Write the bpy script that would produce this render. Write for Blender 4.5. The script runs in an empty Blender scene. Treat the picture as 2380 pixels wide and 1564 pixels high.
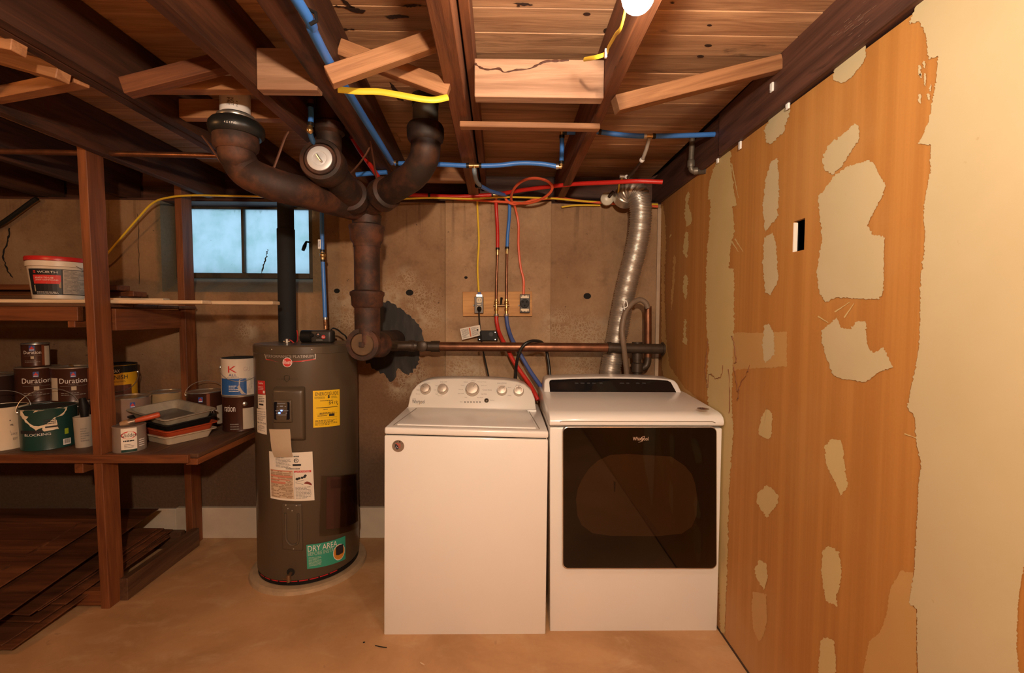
import bpy, bmesh, math, random
from mathutils import Vector, Matrix, Euler
S = bpy.context.scene
COL = S.collection
V = Vector
PI = math.pi
# ------------------------------------------------------------------ camera
F = 1058.0
CAM = V((0, 0, 1.40))
ROT = Euler((math.radians(90 - 2.45), math.radians(0.0), math.radians(-0.81)), 'XYZ').to_matrix() @ Matrix.Rotation(math.radians(0.3), 3, 'Z')
cd = bpy.data.cameras.new('camera'); cam = bpy.data.objects.new('camera', cd); COL.objects.link(cam)
cd.sensor_width = 36; cd.lens = F / 2380 * 36; cd.clip_start = 0.02
cam.matrix_world = Matrix.Translation(CAM) @ ROT.to_4x4()
S.camera = cam
# ------------------------------------------------------------------ world, light, exposure
w = bpy.data.worlds.new('world'); S.world = w; w.use_nodes = True
w.node_tree.nodes['Background'].inputs[0].default_value = (0.48, 0.76, 1.0, 1)
w.node_tree.nodes['Background'].inputs[1].default_value = 1.15
S.view_settings.view_transform = 'Standard'; S.view_settings.look = 'None'
S.view_settings.gamma = 1; S.view_settings.use_curve_mapping = False
S.view_settings.exposure = 0.0
BULB_NEAR = (335.0, (1.0, 0.90, 0.76))      # emission of the bulb in view
BULB_FLASH = (11.8, (1.0, 0.745, 0.53))      # W/sr-like intensity of the unseen lamp added in place of a camera flash
BULB_LEFT = (1.35, (1.0, 0.47, 0.17))       # second lamp further back in the basement
S.cycles.use_denoising = True
S.cycles.max_bounces = 8
S.cycles.diffuse_bounces = 4
# ------------------------------------------------------------------ measuring helpers
def ray(px, py):
    d = V(((px - 1190) / F, -(py - 782) / F, -1)); return ROT @ d
def P(px, py, Y):
    d = ray(px, py); return CAM + d * (Y / d.y)
def PX(px, py, X):
    d = ray(px, py); return CAM + d * (X / d.x)
def PZ(px, py, Z):
    d = ray(px, py); return CAM + d * ((Z - CAM.z) / d.z)
def PCYL(px, py, c, R):
    d = ray(px, py); a = d.x**2 + d.y**2; ox, oy = CAM.x - c[0], CAM.y - c[1]
    b = 2 * (ox * d.x + oy * d.y); cc = ox * ox + oy * oy - R * R
    q = b * b - 4 * a * cc
    t = (-b - math.sqrt(max(q, 0))) / (2 * a); p = CAM + d * t
    return math.atan2(p.x - c[0], -(p.y - c[1])), p.z
# ------------------------------------------------------------------ scene helpers
W = {}
def world_of(o):
    return W.get(o.name, Matrix.Identity(4)) if o else Matrix.Identity(4)
def tag(o, label=None, cat=None, group=None, kind=None):
    if label: o['label'] = label
    if cat: o['category'] = cat
    if group: o['group'] = group
    if kind: o['kind'] = kind
    return o
def thing(name, label, cat, loc=(0, 0, 0), rz=0, group=None, eul=None):
    o = bpy.data.objects.new(name, None); COL.objects.link(o); o.empty_display_size = 0.05
    m = Matrix.Translation(V(loc)) @ (Euler(eul).to_matrix().to_4x4() if eul else Matrix.Rotation(rz, 4, 'Z'))
    o.matrix_world = m; W[o.name] = m
    return tag(o, label, cat, group)
def setlabel(o, l):
    o['label'] = l; return o
class MB:
    def __init__(s, local=False): s.v = []; s.f = []; s.local = local
    def add(s, vs, fs):
        n = len(s.v); s.v += [V(q) for q in vs]; s.f += [tuple(i + n for i in f) for f in fs]; return s
    def box(s, lo, hi):
        x0, y0, z0 = lo; x1, y1, z1 = hi
        return s.add([(x0,y0,z0),(x1,y0,z0),(x1,y1,z0),(x0,y1,z0),(x0,y0,z1),(x1,y0,z1),(x1,y1,z1),(x0,y1,z1)],
                     [(0,3,2,1),(4,5,6,7),(0,1,5,4),(1,2,6,5),(2,3,7,6),(3,0,4,7)])
    def prism(s, poly, d):
        """poly: list of points (CCW seen from -d side ... fixed by normals later), extruded by vector d"""
        n = len(poly); d = V(d); a = [V(q) for q in poly]
        return s.add(a + [q + d for q in a], [tuple(range(n))[::-1], tuple(range(n, 2*n))] + [(i, (i+1) % n, (i+1) % n + n, i + n) for i in range(n)])
    def poly(s, pts): return s.add(pts, [tuple(range(len(pts)))])
    def lathe(s, prof, origin=(0,0,0), axis=(0,0,1), n=24):
        ax = V(axis).normalized(); q = ax.to_track_quat('Z', 'Y').to_matrix(); o = V(origin); vs = []; fs = []
        for r, h in prof:
            for i in range(n):
                a = 2 * PI * i / n; vs.append(o + q @ V((r * math.cos(a), r * math.sin(a), h)))
        m = len(prof)
        for j in range(m - 1):
            for i in range(n):
                k = (i + 1) % n; fs.append((j*n+i, j*n+k, (j+1)*n+k, (j+1)*n+i))
        fs.append(tuple(range(n))[::-1]); fs.append(tuple(range((m-1)*n, m*n)))
        return s.add(vs, fs)
    def cyl(s, p0, p1, r, n=16, r1=None):
        p0, p1 = V(p0), V(p1); L = (p1 - p0).length
        return s.lathe([(r, 0), (r if r1 is None else r1, L)], p0, p1 - p0, n)
    def tube(s, pts, r, n=10, flat=1.0):
        pts = [V(p) for p in pts]; m = len(pts); vs = []; fs = []
        t0 = (pts[1] - pts[0]).normalized(); u = t0.orthogonal().normalized()
        if flat != 1.0: u = V((0, 0, 1)) - t0 * t0.z; u = u.normalized() if u.length > 1e-3 else t0.orthogonal().normalized()
        for i in range(m):
            t = (pts[min(i+1, m-1)] - pts[max(i-1, 0)]).normalized()
            u = (u - t * u.dot(t)); u = u.normalized() if u.length > 1e-6 else t.orthogonal().normalized()
            b = t.cross(u); ri = r[i] if isinstance(r, (list, tuple)) else r
            for k in range(n):
                a = 2 * PI * k / n; vs.append(pts[i] + u * (ri * math.cos(a)) + b * (ri * flat * math.sin(a)))
        for i in range(m - 1):
            for k in range(n):
                q = (k + 1) % n; fs.append((i*n+k, i*n+q, (i+1)*n+q, (i+1)*n+k))
        fs.append(tuple(range(n))[::-1]); fs.append(tuple(range((m-1)*n, m*n)))
        return s.add(vs, fs)
    def sphere(s, c, r, n=16, m=10, sc=(1,1,1)):
        c = V(c); vs = []; fs = []
        for j in range(1, m):
            for i in range(n):
                a = 2*PI*i/n; b = PI*j/m - PI/2
                vs.append(c + V((r*sc[0]*math.cos(b)*math.cos(a), r*sc[1]*math.cos(b)*math.sin(a), r*sc[2]*math.sin(b))))
        vs += [c - V((0,0,r*sc[2])), c + V((0,0,r*sc[2]))]; B, T = len(vs)-2, len(vs)-1
        for j in range(m-2):
            for i in range(n):
                k = (i+1) % n; fs.append((j*n+i, j*n+k, (j+1)*n+k, (j+1)*n+i))
        for i in range(n):
            k = (i+1) % n; fs.append((B, k, i)); fs.append((T, (m-2)*n+i, (m-2)*n+k))
        return s.add(vs, fs)
    def build(s, name, mat, parent=None, smooth=False, bevel=0, seg=2, kind=None, label=None, origin=None, recalc=True):
        me = bpy.data.meshes.new(name)
        vs = s.v; o = bpy.data.objects.new(name, me); COL.objects.link(o)
        if parent is not None:
            o.parent = parent; W[o.name] = world_of(parent)
            if not s.local:
                inv = world_of(parent).inverted(); vs = [inv @ q for q in vs]
        elif not s.local and origin is None and kind != 'structure':
            lo = V([min(q[i] for q in vs) for i in range(3)]); hi = V([max(q[i] for q in vs) for i in range(3)])
            c = V(((lo.x+hi.x)/2, (lo.y+hi.y)/2, lo.z)); o.location = c; vs = [q - c for q in vs]; W[o.name] = Matrix.Translation(c)
        me.from_pydata([tuple(q) for q in vs], [], s.f)
        bm = bmesh.new(); bm.from_mesh(me)
        if recalc: bmesh.ops.recalc_face_normals(bm, faces=bm.faces)
        if bevel:
            es = [e for e in bm.edges if len(e.link_faces) == 2 and e.calc_face_angle(0) > 0.5]
            bmesh.ops.bevel(bm, geom=es, offset=bevel, segments=seg, profile=0.5, affect='EDGES', clamp_overlap=True)
        bm.to_mesh(me); bm.free()
        if smooth:
            for p in me.polygons: p.use_smooth = True
            try: me.set_sharp_from_angle(angle=math.radians(40))
            except Exception: pass
        me.materials.append(mat)
        if kind: o['kind'] = kind
        if label: o['label'] = label
        return o
def smooth_path(pts, k=8):
    pts = [V(p) for p in pts]
    if len(pts) < 3: return pts
    out = []; q = [2*pts[0]-pts[1]] + pts + [2*pts[-1]-pts[-2]]
    for i in range(1, len(q)-2):
        a, b, c, d = q[i-1], q[i], q[i+1], q[i+2]
        for j in range(k):
            t = j / k
            out.append(0.5*((2*b) + (c-a)*t + (2*a-5*b+4*c-d)*t*t + (3*b-a-3*c+d)*t**3))
    out.append(pts[-1]); return out
def px_path(l, k=8): return smooth_path([P(*q) for q in l], k)
def beam(name, p0, p1, w, h, mat, parent=None, up=(0,0,1), bevel=0.002, kind=None, label=None):
    """a timber: local X runs along it"""
    p0, p1 = V(p0), V(p1); d = p1 - p0; L = d.length; x = d.normalized()
    z = V(up) - x * x.dot(V(up)); z.normalize(); y = z.cross(x)
    M = Matrix((( x.x, y.x, z.x, p0.x), (x.y, y.y, z.y, p0.y), (x.z, y.z, z.z, p0.z), (0,0,0,1)))
    mb = MB(True).box((0, -w/2, -h/2), (L, w/2, h/2))
    o = mb.build(name, mat, None, bevel=bevel, seg=1, kind=kind, label=label)
    if parent is not None:
        o.parent = parent; o.matrix_local = world_of(parent).inverted() @ M
    else: o.matrix_world = M
    W[o.name] = M
    return o
def copy_tree(o, parent=None):
    c = o.copy(); COL.objects.link(c); c.parent = parent
    for ch in [q for q in bpy.data.objects if q.parent == o]: copy_tree(ch, c)
    return c
# surfaces for printed matter: f(u, v, off) -> point, u to the right, v up, both 0..1
def plane_surf(tl, tr, br, bl):
    tl, tr, br, bl = map(V, (tl, tr, br, bl)); n = (tr - tl).cross(tl - bl).normalized()
    def f(u, v, off=0): return (bl*(1-u) + br*u)*(1-v) + (tl*(1-u) + tr*u)*v + n*off
    return f
def cyl_surf(c, R, tl, tr, br, bl):
    """corners given as (theta, z); theta 0 faces -Y"""
    def f(u, v, off=0):
        th = (bl[0]*(1-u) + br[0]*u)*(1-v) + (tl[0]*(1-u) + tr[0]*u)*v
        z = (bl[1]*(1-u) + br[1]*u)*(1-v) + (tl[1]*(1-u) + tr[1]*u)*v
        r = R + off; return V((c[0] + r*math.sin(th), c[1] - r*math.cos(th), z))
    return f
def pcyl_surf(c, R, tl, tr, br, bl): return cyl_surf(c, R, *[PCYL(q[0], q[1], c, R) for q in (tl, tr, br, bl)])
def sheet(surf, box=(0,0,1,1), off=0.001, nu=10, nv=2, mb=None, local=False):
    mb = mb or MB(local); u0, v0, u1, v1 = box; vs = []; fs = []
    for j in range(nv+1):
        for i in range(nu+1): vs.append(surf(u0+(u1-u0)*i/nu, v0+(v1-v0)*j/nv, off))
    for j in range(nv):
        for i in range(nu): a = j*(nu+1)+i; fs.append((a, a+1, a+nu+2, a+nu+1))
    return mb.add(vs, fs)
_font = {}
def font_mesh(body):
    if body not in _font:
        c = bpy.data.curves.new('t', 'FONT'); c.body = body; c.size = 1; c.resolution_u = 3
        o = bpy.data.objects.new('t', c); COL.objects.link(o); bpy.context.view_layer.update()
        me = bpy.data.meshes.new_from_object(o.evaluated_get(bpy.context.evaluated_depsgraph_get()))
        _font[body] = ([tuple(q.co) for q in me.vertices], [tuple(p.vertices) for p in me.polygons])
        bpy.data.objects.remove(o); bpy.data.curves.remove(c); bpy.data.meshes.remove(me)
    return _font[body]
def text_on(surf, body, box, mat, parent, off=0.0022, name='lettering', local=False, skew=0.0):
    vs, fs = font_mesh(body); xs = [q[0] for q in vs]; ys = [q[1] for q in vs]
    x0, x1, y0, y1 = min(xs), max(xs), min(ys), max(ys); u0, v0, u1, v1 = box
    pts = []
    for q in vs:
        a = (q[0]-x0)/(x1-x0); b = (q[1]-y0)/(y1-y0); pts.append(surf(u0+(u1-u0)*(a+skew*b), v0+(v1-v0)*b, off))
    mb = MB(local).add(pts, fs); return mb.build(name, mat, parent, recalc=False)
def lines_on(surf, box, rows, mat, parent, seed=1, off=0.002, fill=0.55, name='small_print', local=False, wl=(0.05, 0.16)):
    rnd = random.Random(seed); mb = MB(local); u0, v0, u1, v1 = box; h = (v1-v0)/rows
    for r in range(rows):
        vb = v1 - h*(r+1) + h*(1-fill)/2; u = u0; end = u1 - (u1-u0)*(rnd.random()*0.5 if rnd.random() < 0.3 else rnd.random()*0.06)
        while u < end - (u1-u0)*0.02:
            l = min(rnd.uniform(*wl)*(u1-u0), end-u)
            mb.add([surf(u, vb, off), surf(u+l, vb, off), surf(u+l, vb+h*fill, off), surf(u, vb+h*fill, off)], [(0,1,2,3)]); u += l + 0.025*(u1-u0)
    return mb.build(name, mat, parent, recalc=False)
def patch_on(surf, box, mat, parent, name, off=0.0015, nu=6, nv=1, local=False):
    return sheet(surf, box, off, nu, nv, local=local).build(name, mat, parent, recalc=False)
def shape_on(surf, pts, mat, parent, name, off=0.0022, local=False):
    return MB(local).poly([surf(u, v, off) for u, v in pts]).build(name, mat, parent, recalc=False)
def disc_pts(cu, cv, ru, rv, n=20, a0=0): return [(cu+ru*math.cos(2*PI*i/n+a0), cv+rv*math.sin(2*PI*i/n+a0)) for i in range(n)]
# ------------------------------------------------------------------ materials
def lin(c):
    return tuple((x/12.92 if x <= 0.04045 else ((x+0.055)/1.055)**2.4) for x in [q/255 for q in c])
class NT:
    def __init__(s, name):
        s.m = bpy.data.materials.new(name); s.m.use_nodes = True; s.t = s.m.node_tree
        s.b = s.t.nodes['Principled BSDF']; s.out = s.t.nodes['Material Output']
    def n(s, kind, **kw):
        q = s.t.nodes.new(kind)
        for k, v in kw.items():
            if k.startswith('i_'): q.inputs[k[2:]].default_value = v
            else: setattr(q, k, v)
        return q
    def l(s, a, b): s.t.links.new(a, b)
    def math(s, op, a, b=None, clamp=False):
        q = s.n('ShaderNodeMath', operation=op, use_clamp=clamp)
        for i, x in enumerate((a, b)):
            if x is None: continue
            if isinstance(x, (int, float)): q.inputs[i].default_value = x
            else: s.l(x, q.inputs[i])
        return q.outputs[0]
    def mix(s, fac, a, b, blend='MIX'):
        q = s.n('ShaderNodeMix', data_type='RGBA', blend_type=blend)
        for i, x in ((0, fac), (6, a), (7, b)):
            if isinstance(x, (int, float)): q.inputs[i].default_value = x
            elif isinstance(x, tuple): q.inputs[i].default_value = (*x[:3], 1)
            else: s.l(x, q.inputs[i])
        return q.outputs[2]
    def noise(s, vec, scale, detail=4, rough=0.55, dist=0.0):
        q = s.n('ShaderNodeTexNoise', i_Scale=scale, i_Detail=detail, i_Roughness=rough, i_Distortion=dist)
        if vec is not None: s.l(vec, q.inputs['Vector'])
        return q.outputs['Fac']
    def ramp(s, fac, lo, hi):
        q = s.n('ShaderNodeMapRange'); q.interpolation_type = 'SMOOTHSTEP'
        s.l(fac, q.inputs[0]); q.inputs[1].default_value = lo; q.inputs[2].default_value = hi
        return q.outputs[0]
    def coord(s, sc=(1,1,1), rand=False):
        tc = s.n('ShaderNodeTexCoord'); v = tc.outputs['Object']
        if rand:
            oi = s.n('ShaderNodeObjectInfo'); a = s.n('ShaderNodeVectorMath', operation='SCALE'); a.inputs[0].default_value = (17, 9, 5); s.l(oi.outputs['Random'], a.inputs['Scale'])
            b = s.n('ShaderNodeVectorMath', operation='ADD'); s.l(v, b.inputs[0]); s.l(a.outputs[0], b.inputs[1]); v = b.outputs[0]
        if sc != (1,1,1):
            m = s.n('ShaderNodeVectorMath', operation='MULTIPLY'); m.inputs[1].default_value = sc; s.l(v, m.inputs[0]); v = m.outputs[0]
        return v
    def bump(s, h, strength=0.3, dist=0.002):
        q = s.n('ShaderNodeBump', i_Strength=strength, i_Distance=dist); s.l(h, q.inputs['Height']); s.l(q.outputs[0], s.b.inputs['Normal'])
    def done(s, rough=0.5, metal=0.0):
        s.b.inputs['Roughness'].default_value = rough; s.b.inputs['Metallic'].default_value = metal; return s.m
def mat(name, c, rough=0.5, metal=0.0, var=0.12, sc=14, bump=0.0, coat=0.0, emit=None):
    t = NT(name); c = tuple(c)
    if var:
        n = t.noise(t.coord(), sc); t.l(t.mix(n, tuple(x*(1-var*1.6) for x in c), tuple(min(1, x*(1+var*1.6)) for x in c)), t.b.inputs['Base Color'])
        if bump: t.bump(n, bump)
    else: t.b.inputs['Base Color'].default_value = (*c, 1)
    if coat: t.b.inputs['Coat Weight'].default_value = coat; t.b.inputs['Coat Roughness'].default_value = 0.08
    if emit: t.b.inputs['Emission Color'].default_value = (*emit[1], 1); t.b.inputs['Emission Strength'].default_value = emit[0]
    return t.done(rough, metal)
def wood(name, dark, light, rough=0.65, sc=1.0, rand=0.35, stain=0.0, stainc=(0.01, 0.005, 0.003), fine=1.0):
    t = NT(name)
    v = t.coord((1.6*sc, 20*sc, 20*sc), True); a = t.noise(v, 1.0, 6, 0.6, 1.2)
    v2 = t.coord((6*sc, 160*sc, 160*sc), True); b = t.noise(v2, 1.0, 3, 0.6)
    f = t.math('ADD', t.math('MULTIPLY', a, 0.8), t.math('MULTIPLY', b, 0.28*fine)); f = t.ramp(f, 0.32, 0.76)
    c = t.mix(f, dark, light)
    if stain:
        s = t.ramp(t.noise(t.coord((2.5, 9, 9), True), 1.0, 5, 0.65, 0.8), 0.68 - stain*0.3, 0.74)
        c = t.mix(t.math('MULTIPLY', s, 0.85), c, stainc)
    oi = t.n('ShaderNodeObjectInfo'); h = t.n('ShaderNodeHueSaturation')
    t.l(t.math('ADD', t.math('MULTIPLY', oi.outputs['Random'], rand), 1 - rand/2), h.inputs['Value']); t.l(c, h.inputs['Color'])
    t.l(h.outputs[0], t.b.inputs['Base Color']); t.bump(f, 0.35, 0.002)
    return t.done(rough)
# ------------------------------------------------------------------ shared materials
WHITE_ENAMEL = mat('white_enamel', (0.80, 0.78, 0.74), 0.28, var=0.015, sc=3, coat=0.3)
JOIST = wood('old_joist_wood', (0.024, 0.007, 0.003), (0.090, 0.029, 0.011), 0.75, 1.0, 0.5, stain=0.35)
JOIST_ORANGE = wood('joist_wood_orange', (0.085, 0.024, 0.007), (0.22, 0.072, 0.022), 0.7, 1.0, 0.2, stain=0.15)
JOIST_DARK = wood('dark_beam_wood', (0.026, 0.009, 0.006), (0.115, 0.045, 0.027), 0.6, 0.7, 0.2, stain=0.25)
PLANK = wood('subfloor_pine', (0.25, 0.12, 0.056), (0.55, 0.315, 0.165), 0.6, 1.0, 0.45, stain=0.25, stainc=(0.05, 0.02, 0.012))
BRACE = wood('brace_pine', (0.21, 0.085, 0.032), (0.43, 0.205, 0.088), 0.65, 1.0, 0.3, stain=0.1)
BLOCK = wood('block_pine', (0.25, 0.13, 0.072), (0.46, 0.27, 0.165), 0.7, 1.0, 0.25, stain=0.08)
SHELF_WOOD = wood('shelf_wood', (0.10, 0.026, 0.006), (0.235, 0.075, 0.021), 0.62, 1.0, 0.3, stain=0.05)
SHELF_DARK = wood('dark_shelf_board', (0.045, 0.018, 0.008), (0.13, 0.062, 0.031), 0.55, 0.8, 0.3, stain=0.2)
PANELING = wood('brown_paneling', (0.05, 0.016, 0.006), (0.165, 0.058, 0.024), 0.5, 0.7, 0.5, stain=0.15)
MOULD = wood('cream_moulding_wood', (0.50, 0.36, 0.22), (0.70, 0.54, 0.36), 0.55, 0.8, 0.3)
PLY = wood('plywood', (0.36, 0.15, 0.036), (0.66, 0.35, 0.11), 0.6, 0.7, 0.0)
IRON = NT('rusty_cast_iron')
_n = IRON.noise(IRON.coord(), 9, 7, 0.65); _k = IRON.noise(IRON.coord(), 60, 3)
IRON.l(IRON.mix(IRON.ramp(_n, 0.42, 0.66), (0.018, 0.009, 0.006), (0.070, 0.025, 0.011)), IRON.b.inputs['Base Color']); IRON.bump(_k, 0.4, 0.002)
IRON = IRON.done(0.6, 0.1)
IRON_RED = NT('red_rusty_iron')
_n = IRON_RED.noise(IRON_RED.coord(), 11, 7, 0.65); _k = IRON_RED.noise(IRON_RED.coord(), 60, 3)
IRON_RED.l(IRON_RED.mix(IRON_RED.ramp(_n, 0.4, 0.68), (0.024, 0.009, 0.005), (0.100, 0.033, 0.013)), IRON_RED.b.inputs['Base Color']); IRON_RED.bump(_k, 0.5, 0.002)
IRON_RED = IRON_RED.done(0.68, 0.0)
COPPER = mat('aged_copper', (0.20, 0.085, 0.045), 0.36, 0.75, 0.45, 22)
DARK_PIPE = mat('dark_fitting', (0.05, 0.033, 0.022), 0.45, 0.3, 0.4, 30)
BRASS = mat('brass', (0.62, 0.40, 0.17), 0.28, 0.9, 0.2, 60)
STEEL = mat('zinc_steel', (0.62, 0.60, 0.56), 0.3, 0.9, 0.15, 40)
RUST_STRAP = mat('rusty_strap', (0.14, 0.055, 0.03), 0.6, 0.3, 0.3, 30)
PEX_BLUE = mat('blue_pex', (0.045, 0.19, 0.60), 0.38, var=0.05)
PEX_RED = mat('red_pex', (0.55, 0.018, 0.012), 0.38, var=0.05)
PEX_GREY = mat('grey_pex', (0.17, 0.22, 0.26), 0.4, var=0.05)
CRIMP = mat('black_crimp', (0.02, 0.018, 0.017), 0.4, 0.5, 0)
YELLOW_CABLE = mat('yellow_cable', (0.80, 0.54, 0.04), 0.42, var=0.04)
ORANGE_CABLE = mat('orange_cable', (0.74, 0.12, 0.045), 0.42, var=0.04)
BLACK_PLASTIC = mat('black_plastic', (0.010, 0.009, 0.009), 0.5, var=0.1); BLACK_PLASTIC.node_tree.nodes['Principled BSDF'].inputs['Specular IOR Level'].default_value = 0.2
BLACK_RUBBER = mat('black_rubber', (0.012, 0.013, 0.013), 0.36, var=0.1)
WHITE_PLASTIC = mat('white_plastic', (0.80, 0.79, 0.76), 0.4, var=0.02)
PAPER = mat('white_paper', (0.78, 0.72, 0.62), 0.6, var=0.04)
INK = mat('black_ink', (0.015, 0.014, 0.014), 0.6, var=0)
GREY_INK = mat('grey_ink', (0.22, 0.20, 0.18), 0.6, var=0)
RED_INK = mat('red_ink', (0.58, 0.035, 0.03), 0.5, var=0)
BLUE_INK = mat('blue_ink', (0.03, 0.07, 0.28), 0.5, var=0)
WHITE_INK = mat('white_ink', (0.78, 0.75, 0.72), 0.5, var=0)
VOID = mat('dark_void', (0.006, 0.005, 0.004), 0.9, var=0)
# ------------------------------------------------------------------ room: concrete
YB = 2.86; XR = 0.965; ZT = 2.105; ZS = 2.31; XL = -3.95; YF = -2.8
def world_pt(px, py): return P(px, py, YB)
T = NT('old_concrete_wall')
_c = T.coord(); _big = T.noise(_c, 2.1, 5, 0.6); _mid = T.noise(_c, 9, 6, 0.62); _fin = T.noise(_c, 70, 4, 0.6)
_sep = T.n('ShaderNodeSeparateXYZ'); T.l(_c, _sep.inputs[0]); _z = _sep.outputs[2]; _x = _sep.outputs[0]
_col = T.mix(T.ramp(_big, 0.3, 0.7), (0.22, 0.12, 0.058), (0.43, 0.28, 0.155))
_col = T.mix(T.math('MULTIPLY', T.ramp(_mid, 0.52, 0.75), 0.7), _col, (0.15, 0.075, 0.035))
# rust coloured, damp lower wall; its dark band also paints in shelf shade
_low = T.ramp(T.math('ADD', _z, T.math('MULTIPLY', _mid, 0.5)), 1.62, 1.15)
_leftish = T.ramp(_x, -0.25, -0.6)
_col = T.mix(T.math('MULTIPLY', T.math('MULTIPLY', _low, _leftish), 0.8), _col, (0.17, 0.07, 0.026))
_damp_shade = T.math('MULTIPLY', T.ramp(T.math('ADD', _z, T.math('MULTIPLY', _big, 0.4)), 0.98, 0.66), _leftish)
_col = T.mix(T.math('MULTIPLY', _damp_shade, 0.85), _col, (0.028, 0.014, 0.008))
# efflorescence blooms where the photograph shows them
_blo = None
for (px, py, r) in ((905, 690, .10), (975, 700, .12), (1000, 735, .10), (945, 650, .07), (800, 735, .12), (790, 700, .09), (960, 870, .10), (1300, 755, .10), (1360, 785, .16), (1345, 850, .12), (1075, 855, .11), (1110, 870, .08), (930, 900, .08), (1420, 800, .08), (575, 770, .06)):
    q = world_pt(px, py); d = T.n('ShaderNodeVectorMath', operation='DISTANCE'); T.l(_c, d.inputs[0]); d.inputs[1].default_value = (q.x, q.y, q.z)
    g = T.ramp(d.outputs['Value'], r*1.55, r*0.25); _blo = g if _blo is None else T.math('MAXIMUM', _blo, g)
_vn = T.n('ShaderNodeTexVoronoi', feature='DISTANCE_TO_EDGE'); _vn.inputs['Scale'].default_value = 58
_cd = T.n('ShaderNodeVectorMath', operation='ADD'); T.l(_c, _cd.inputs[0]); _nn = T.n('ShaderNodeTexNoise', i_Scale=26, i_Detail=4)
T.l(_c, _nn.inputs['Vector']); _ns = T.n('ShaderNodeVectorMath', operation='SCALE'); _ns.inputs['Scale'].default_value = 0.05; T.l(_nn.outputs['Color'], _ns.inputs[0]); T.l(_ns.outputs[0], _cd.inputs[1]); T.l(_cd.outputs[0], _vn.inputs['Vector'])
_rim = T.ramp(_vn.outputs['Distance'], 0.24, 0.03)
_e = T.math('MULTIPLY', _blo, T.math('MAXIMUM', T.math('MULTIPLY', _rim, 0.75), T.ramp(_mid, 0.46, 0.62)))
_e = T.math('MULTIPLY', _e, T.ramp(T.noise(_c, 15, 4), 0.30, 0.50))
_col = T.mix(T.math('MULTIPLY', _e, 0.9, True), _col, (0.56, 0.47, 0.34))
# dark runs below the top edge, pits, and green paint round the window
_st = T.noise(T.coord((26, 26, 0.9)), 1.0, 4, 0.6)
_run = T.math('MULTIPLY', T.ramp(_st, 0.56, 0.72), T.ramp(_z, 1.75, 2.08))
_col = T.mix(T.math('MULTIPLY', _run, 0.65), _col, (0.075, 0.038, 0.02))
_col = T.mix(T.ramp(T.noise(_c, 44, 3, 0.5), 0.70, 0.76), _col, (0.045, 0.02, 0.01))
_a, _b2 = world_pt(352, 452), world_pt(762, 690)
_cx, _cz = (_a.x+_b2.x)/2, (_a.z+_b2.z)/2; _wob = T.math('MULTIPLY', _mid, 0.05)
_dx = T.math('SUBTRACT', T.math('ABSOLUTE', T.math('SUBTRACT', _x, _cx)), (_b2.x-_a.x)/2 - 0.03)
_dz = T.math('SUBTRACT', T.math('ABSOLUTE', T.math('SUBTRACT', _z, _cz)), (_a.z-_b2.z)/2 - 0.03)
_win = T.ramp(T.math('ADD', T.math('MAXIMUM', _dx, _dz), _wob), 0.05, 0.01)
_col = T.mix(T.math('MULTIPLY', _win, 0.8), _col, (0.085, 0.105, 0.068))
_col = T.mix(0.35, _col, T.mix(_fin, (0.09, 0.05, 0.028), (0.36, 0.24, 0.15)))
_tn = T.n('ShaderNodeMix', data_type='RGBA', blend_type='MULTIPLY'); _tn.name = 'tint'; _tn.inputs[0].default_value = 1; T.l(_col, _tn.inputs[6]); _tn.inputs[7].default_value = (1, .96, .90, 1)
T.l(_tn.outputs[2], T.b.inputs['Base Color']); T.bump(T.math('ADD', _fin, T.math('MULTIPLY', _mid, 0.7)), 0.5, 0.004)
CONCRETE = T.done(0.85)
CONCRETE_PALE = CONCRETE.copy(); CONCRETE_PALE.name = 'pale_concrete_panel'; CONCRETE_PALE.node_tree.nodes['tint'].inputs[7].default_value = (1.22, 1.24, 1.24, 1)
T = NT('old_concrete_floor')
_c = T.coord(); _big = T.noise(_c, 1.5, 5, 0.6, 0.5); _mid = T.noise(T.coord((1, 1.6, 1)), 5, 6, 0.6, 0.6); _fin = T.noise(_c, 60, 4)
_col = T.mix(T.ramp(_big, 0.32, 0.68), (0.37, 0.19, 0.075), (0.60, 0.345, 0.16))
_col = T.mix(T.math('MULTIPLY', T.ramp(_mid, 0.5, 0.74), 0.6), _col, (0.62, 0.42, 0.235))
_col = T.mix(T.math('MULTIPLY', T.ramp(T.noise(_c, 12, 4, 0.6, 1.0), 0.66, 0.76), 0.5), _col, (0.17, 0.085, 0.04))
_col = T.mix(0.2, _col, T.mix(_fin, (0.22, 0.12, 0.055), (0.52, 0.33, 0.18)))
T.l(_col, T.b.inputs['Base Color']); T.bump(_mid, 0.15, 0.004)
FLOOR = T.done(0.62)
# drywall face paper and joint compound
T = NT('brown_drywall_paper')
_c = T.coord(); _str = T.noise(T.coord((1, 24, 0.35)), 1.0, 5, 0.6); _big = T.noise(_c, 1.8, 4); _fin = T.noise(_c, 140, 2)
_col = T.mix(T.ramp(_str, 0.34, 0.70), (0.37, 0.145, 0.022), (0.46, 0.20, 0.038))
_col = T.mix(T.math('MULTIPLY', T.ramp(_big, 0.5, 0.7), 0.35), _col, (0.47, 0.24, 0.07))
_col = T.mix(0.10, _col, T.mix(_fin, (0.2, 0.08, 0.02), (0.6, 0.3, 0.1)))
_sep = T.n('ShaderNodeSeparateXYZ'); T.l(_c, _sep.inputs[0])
_back_dark = T.math('MULTIPLY', T.ramp(_sep.outputs[1], 2.2, 2.85), 0.5)  # paper turns darker brown towards the back corner
_col = T.mix(_back_dark, _col, (0.16, 0.065, 0.024))
_lo = T.math('MULTIPLY', T.ramp(T.math('ADD', _sep.outputs[2], T.math('MULTIPLY', T.noise(_c, 5, 4), 0.25)), 0.42, 0.12), 0.6)
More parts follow.
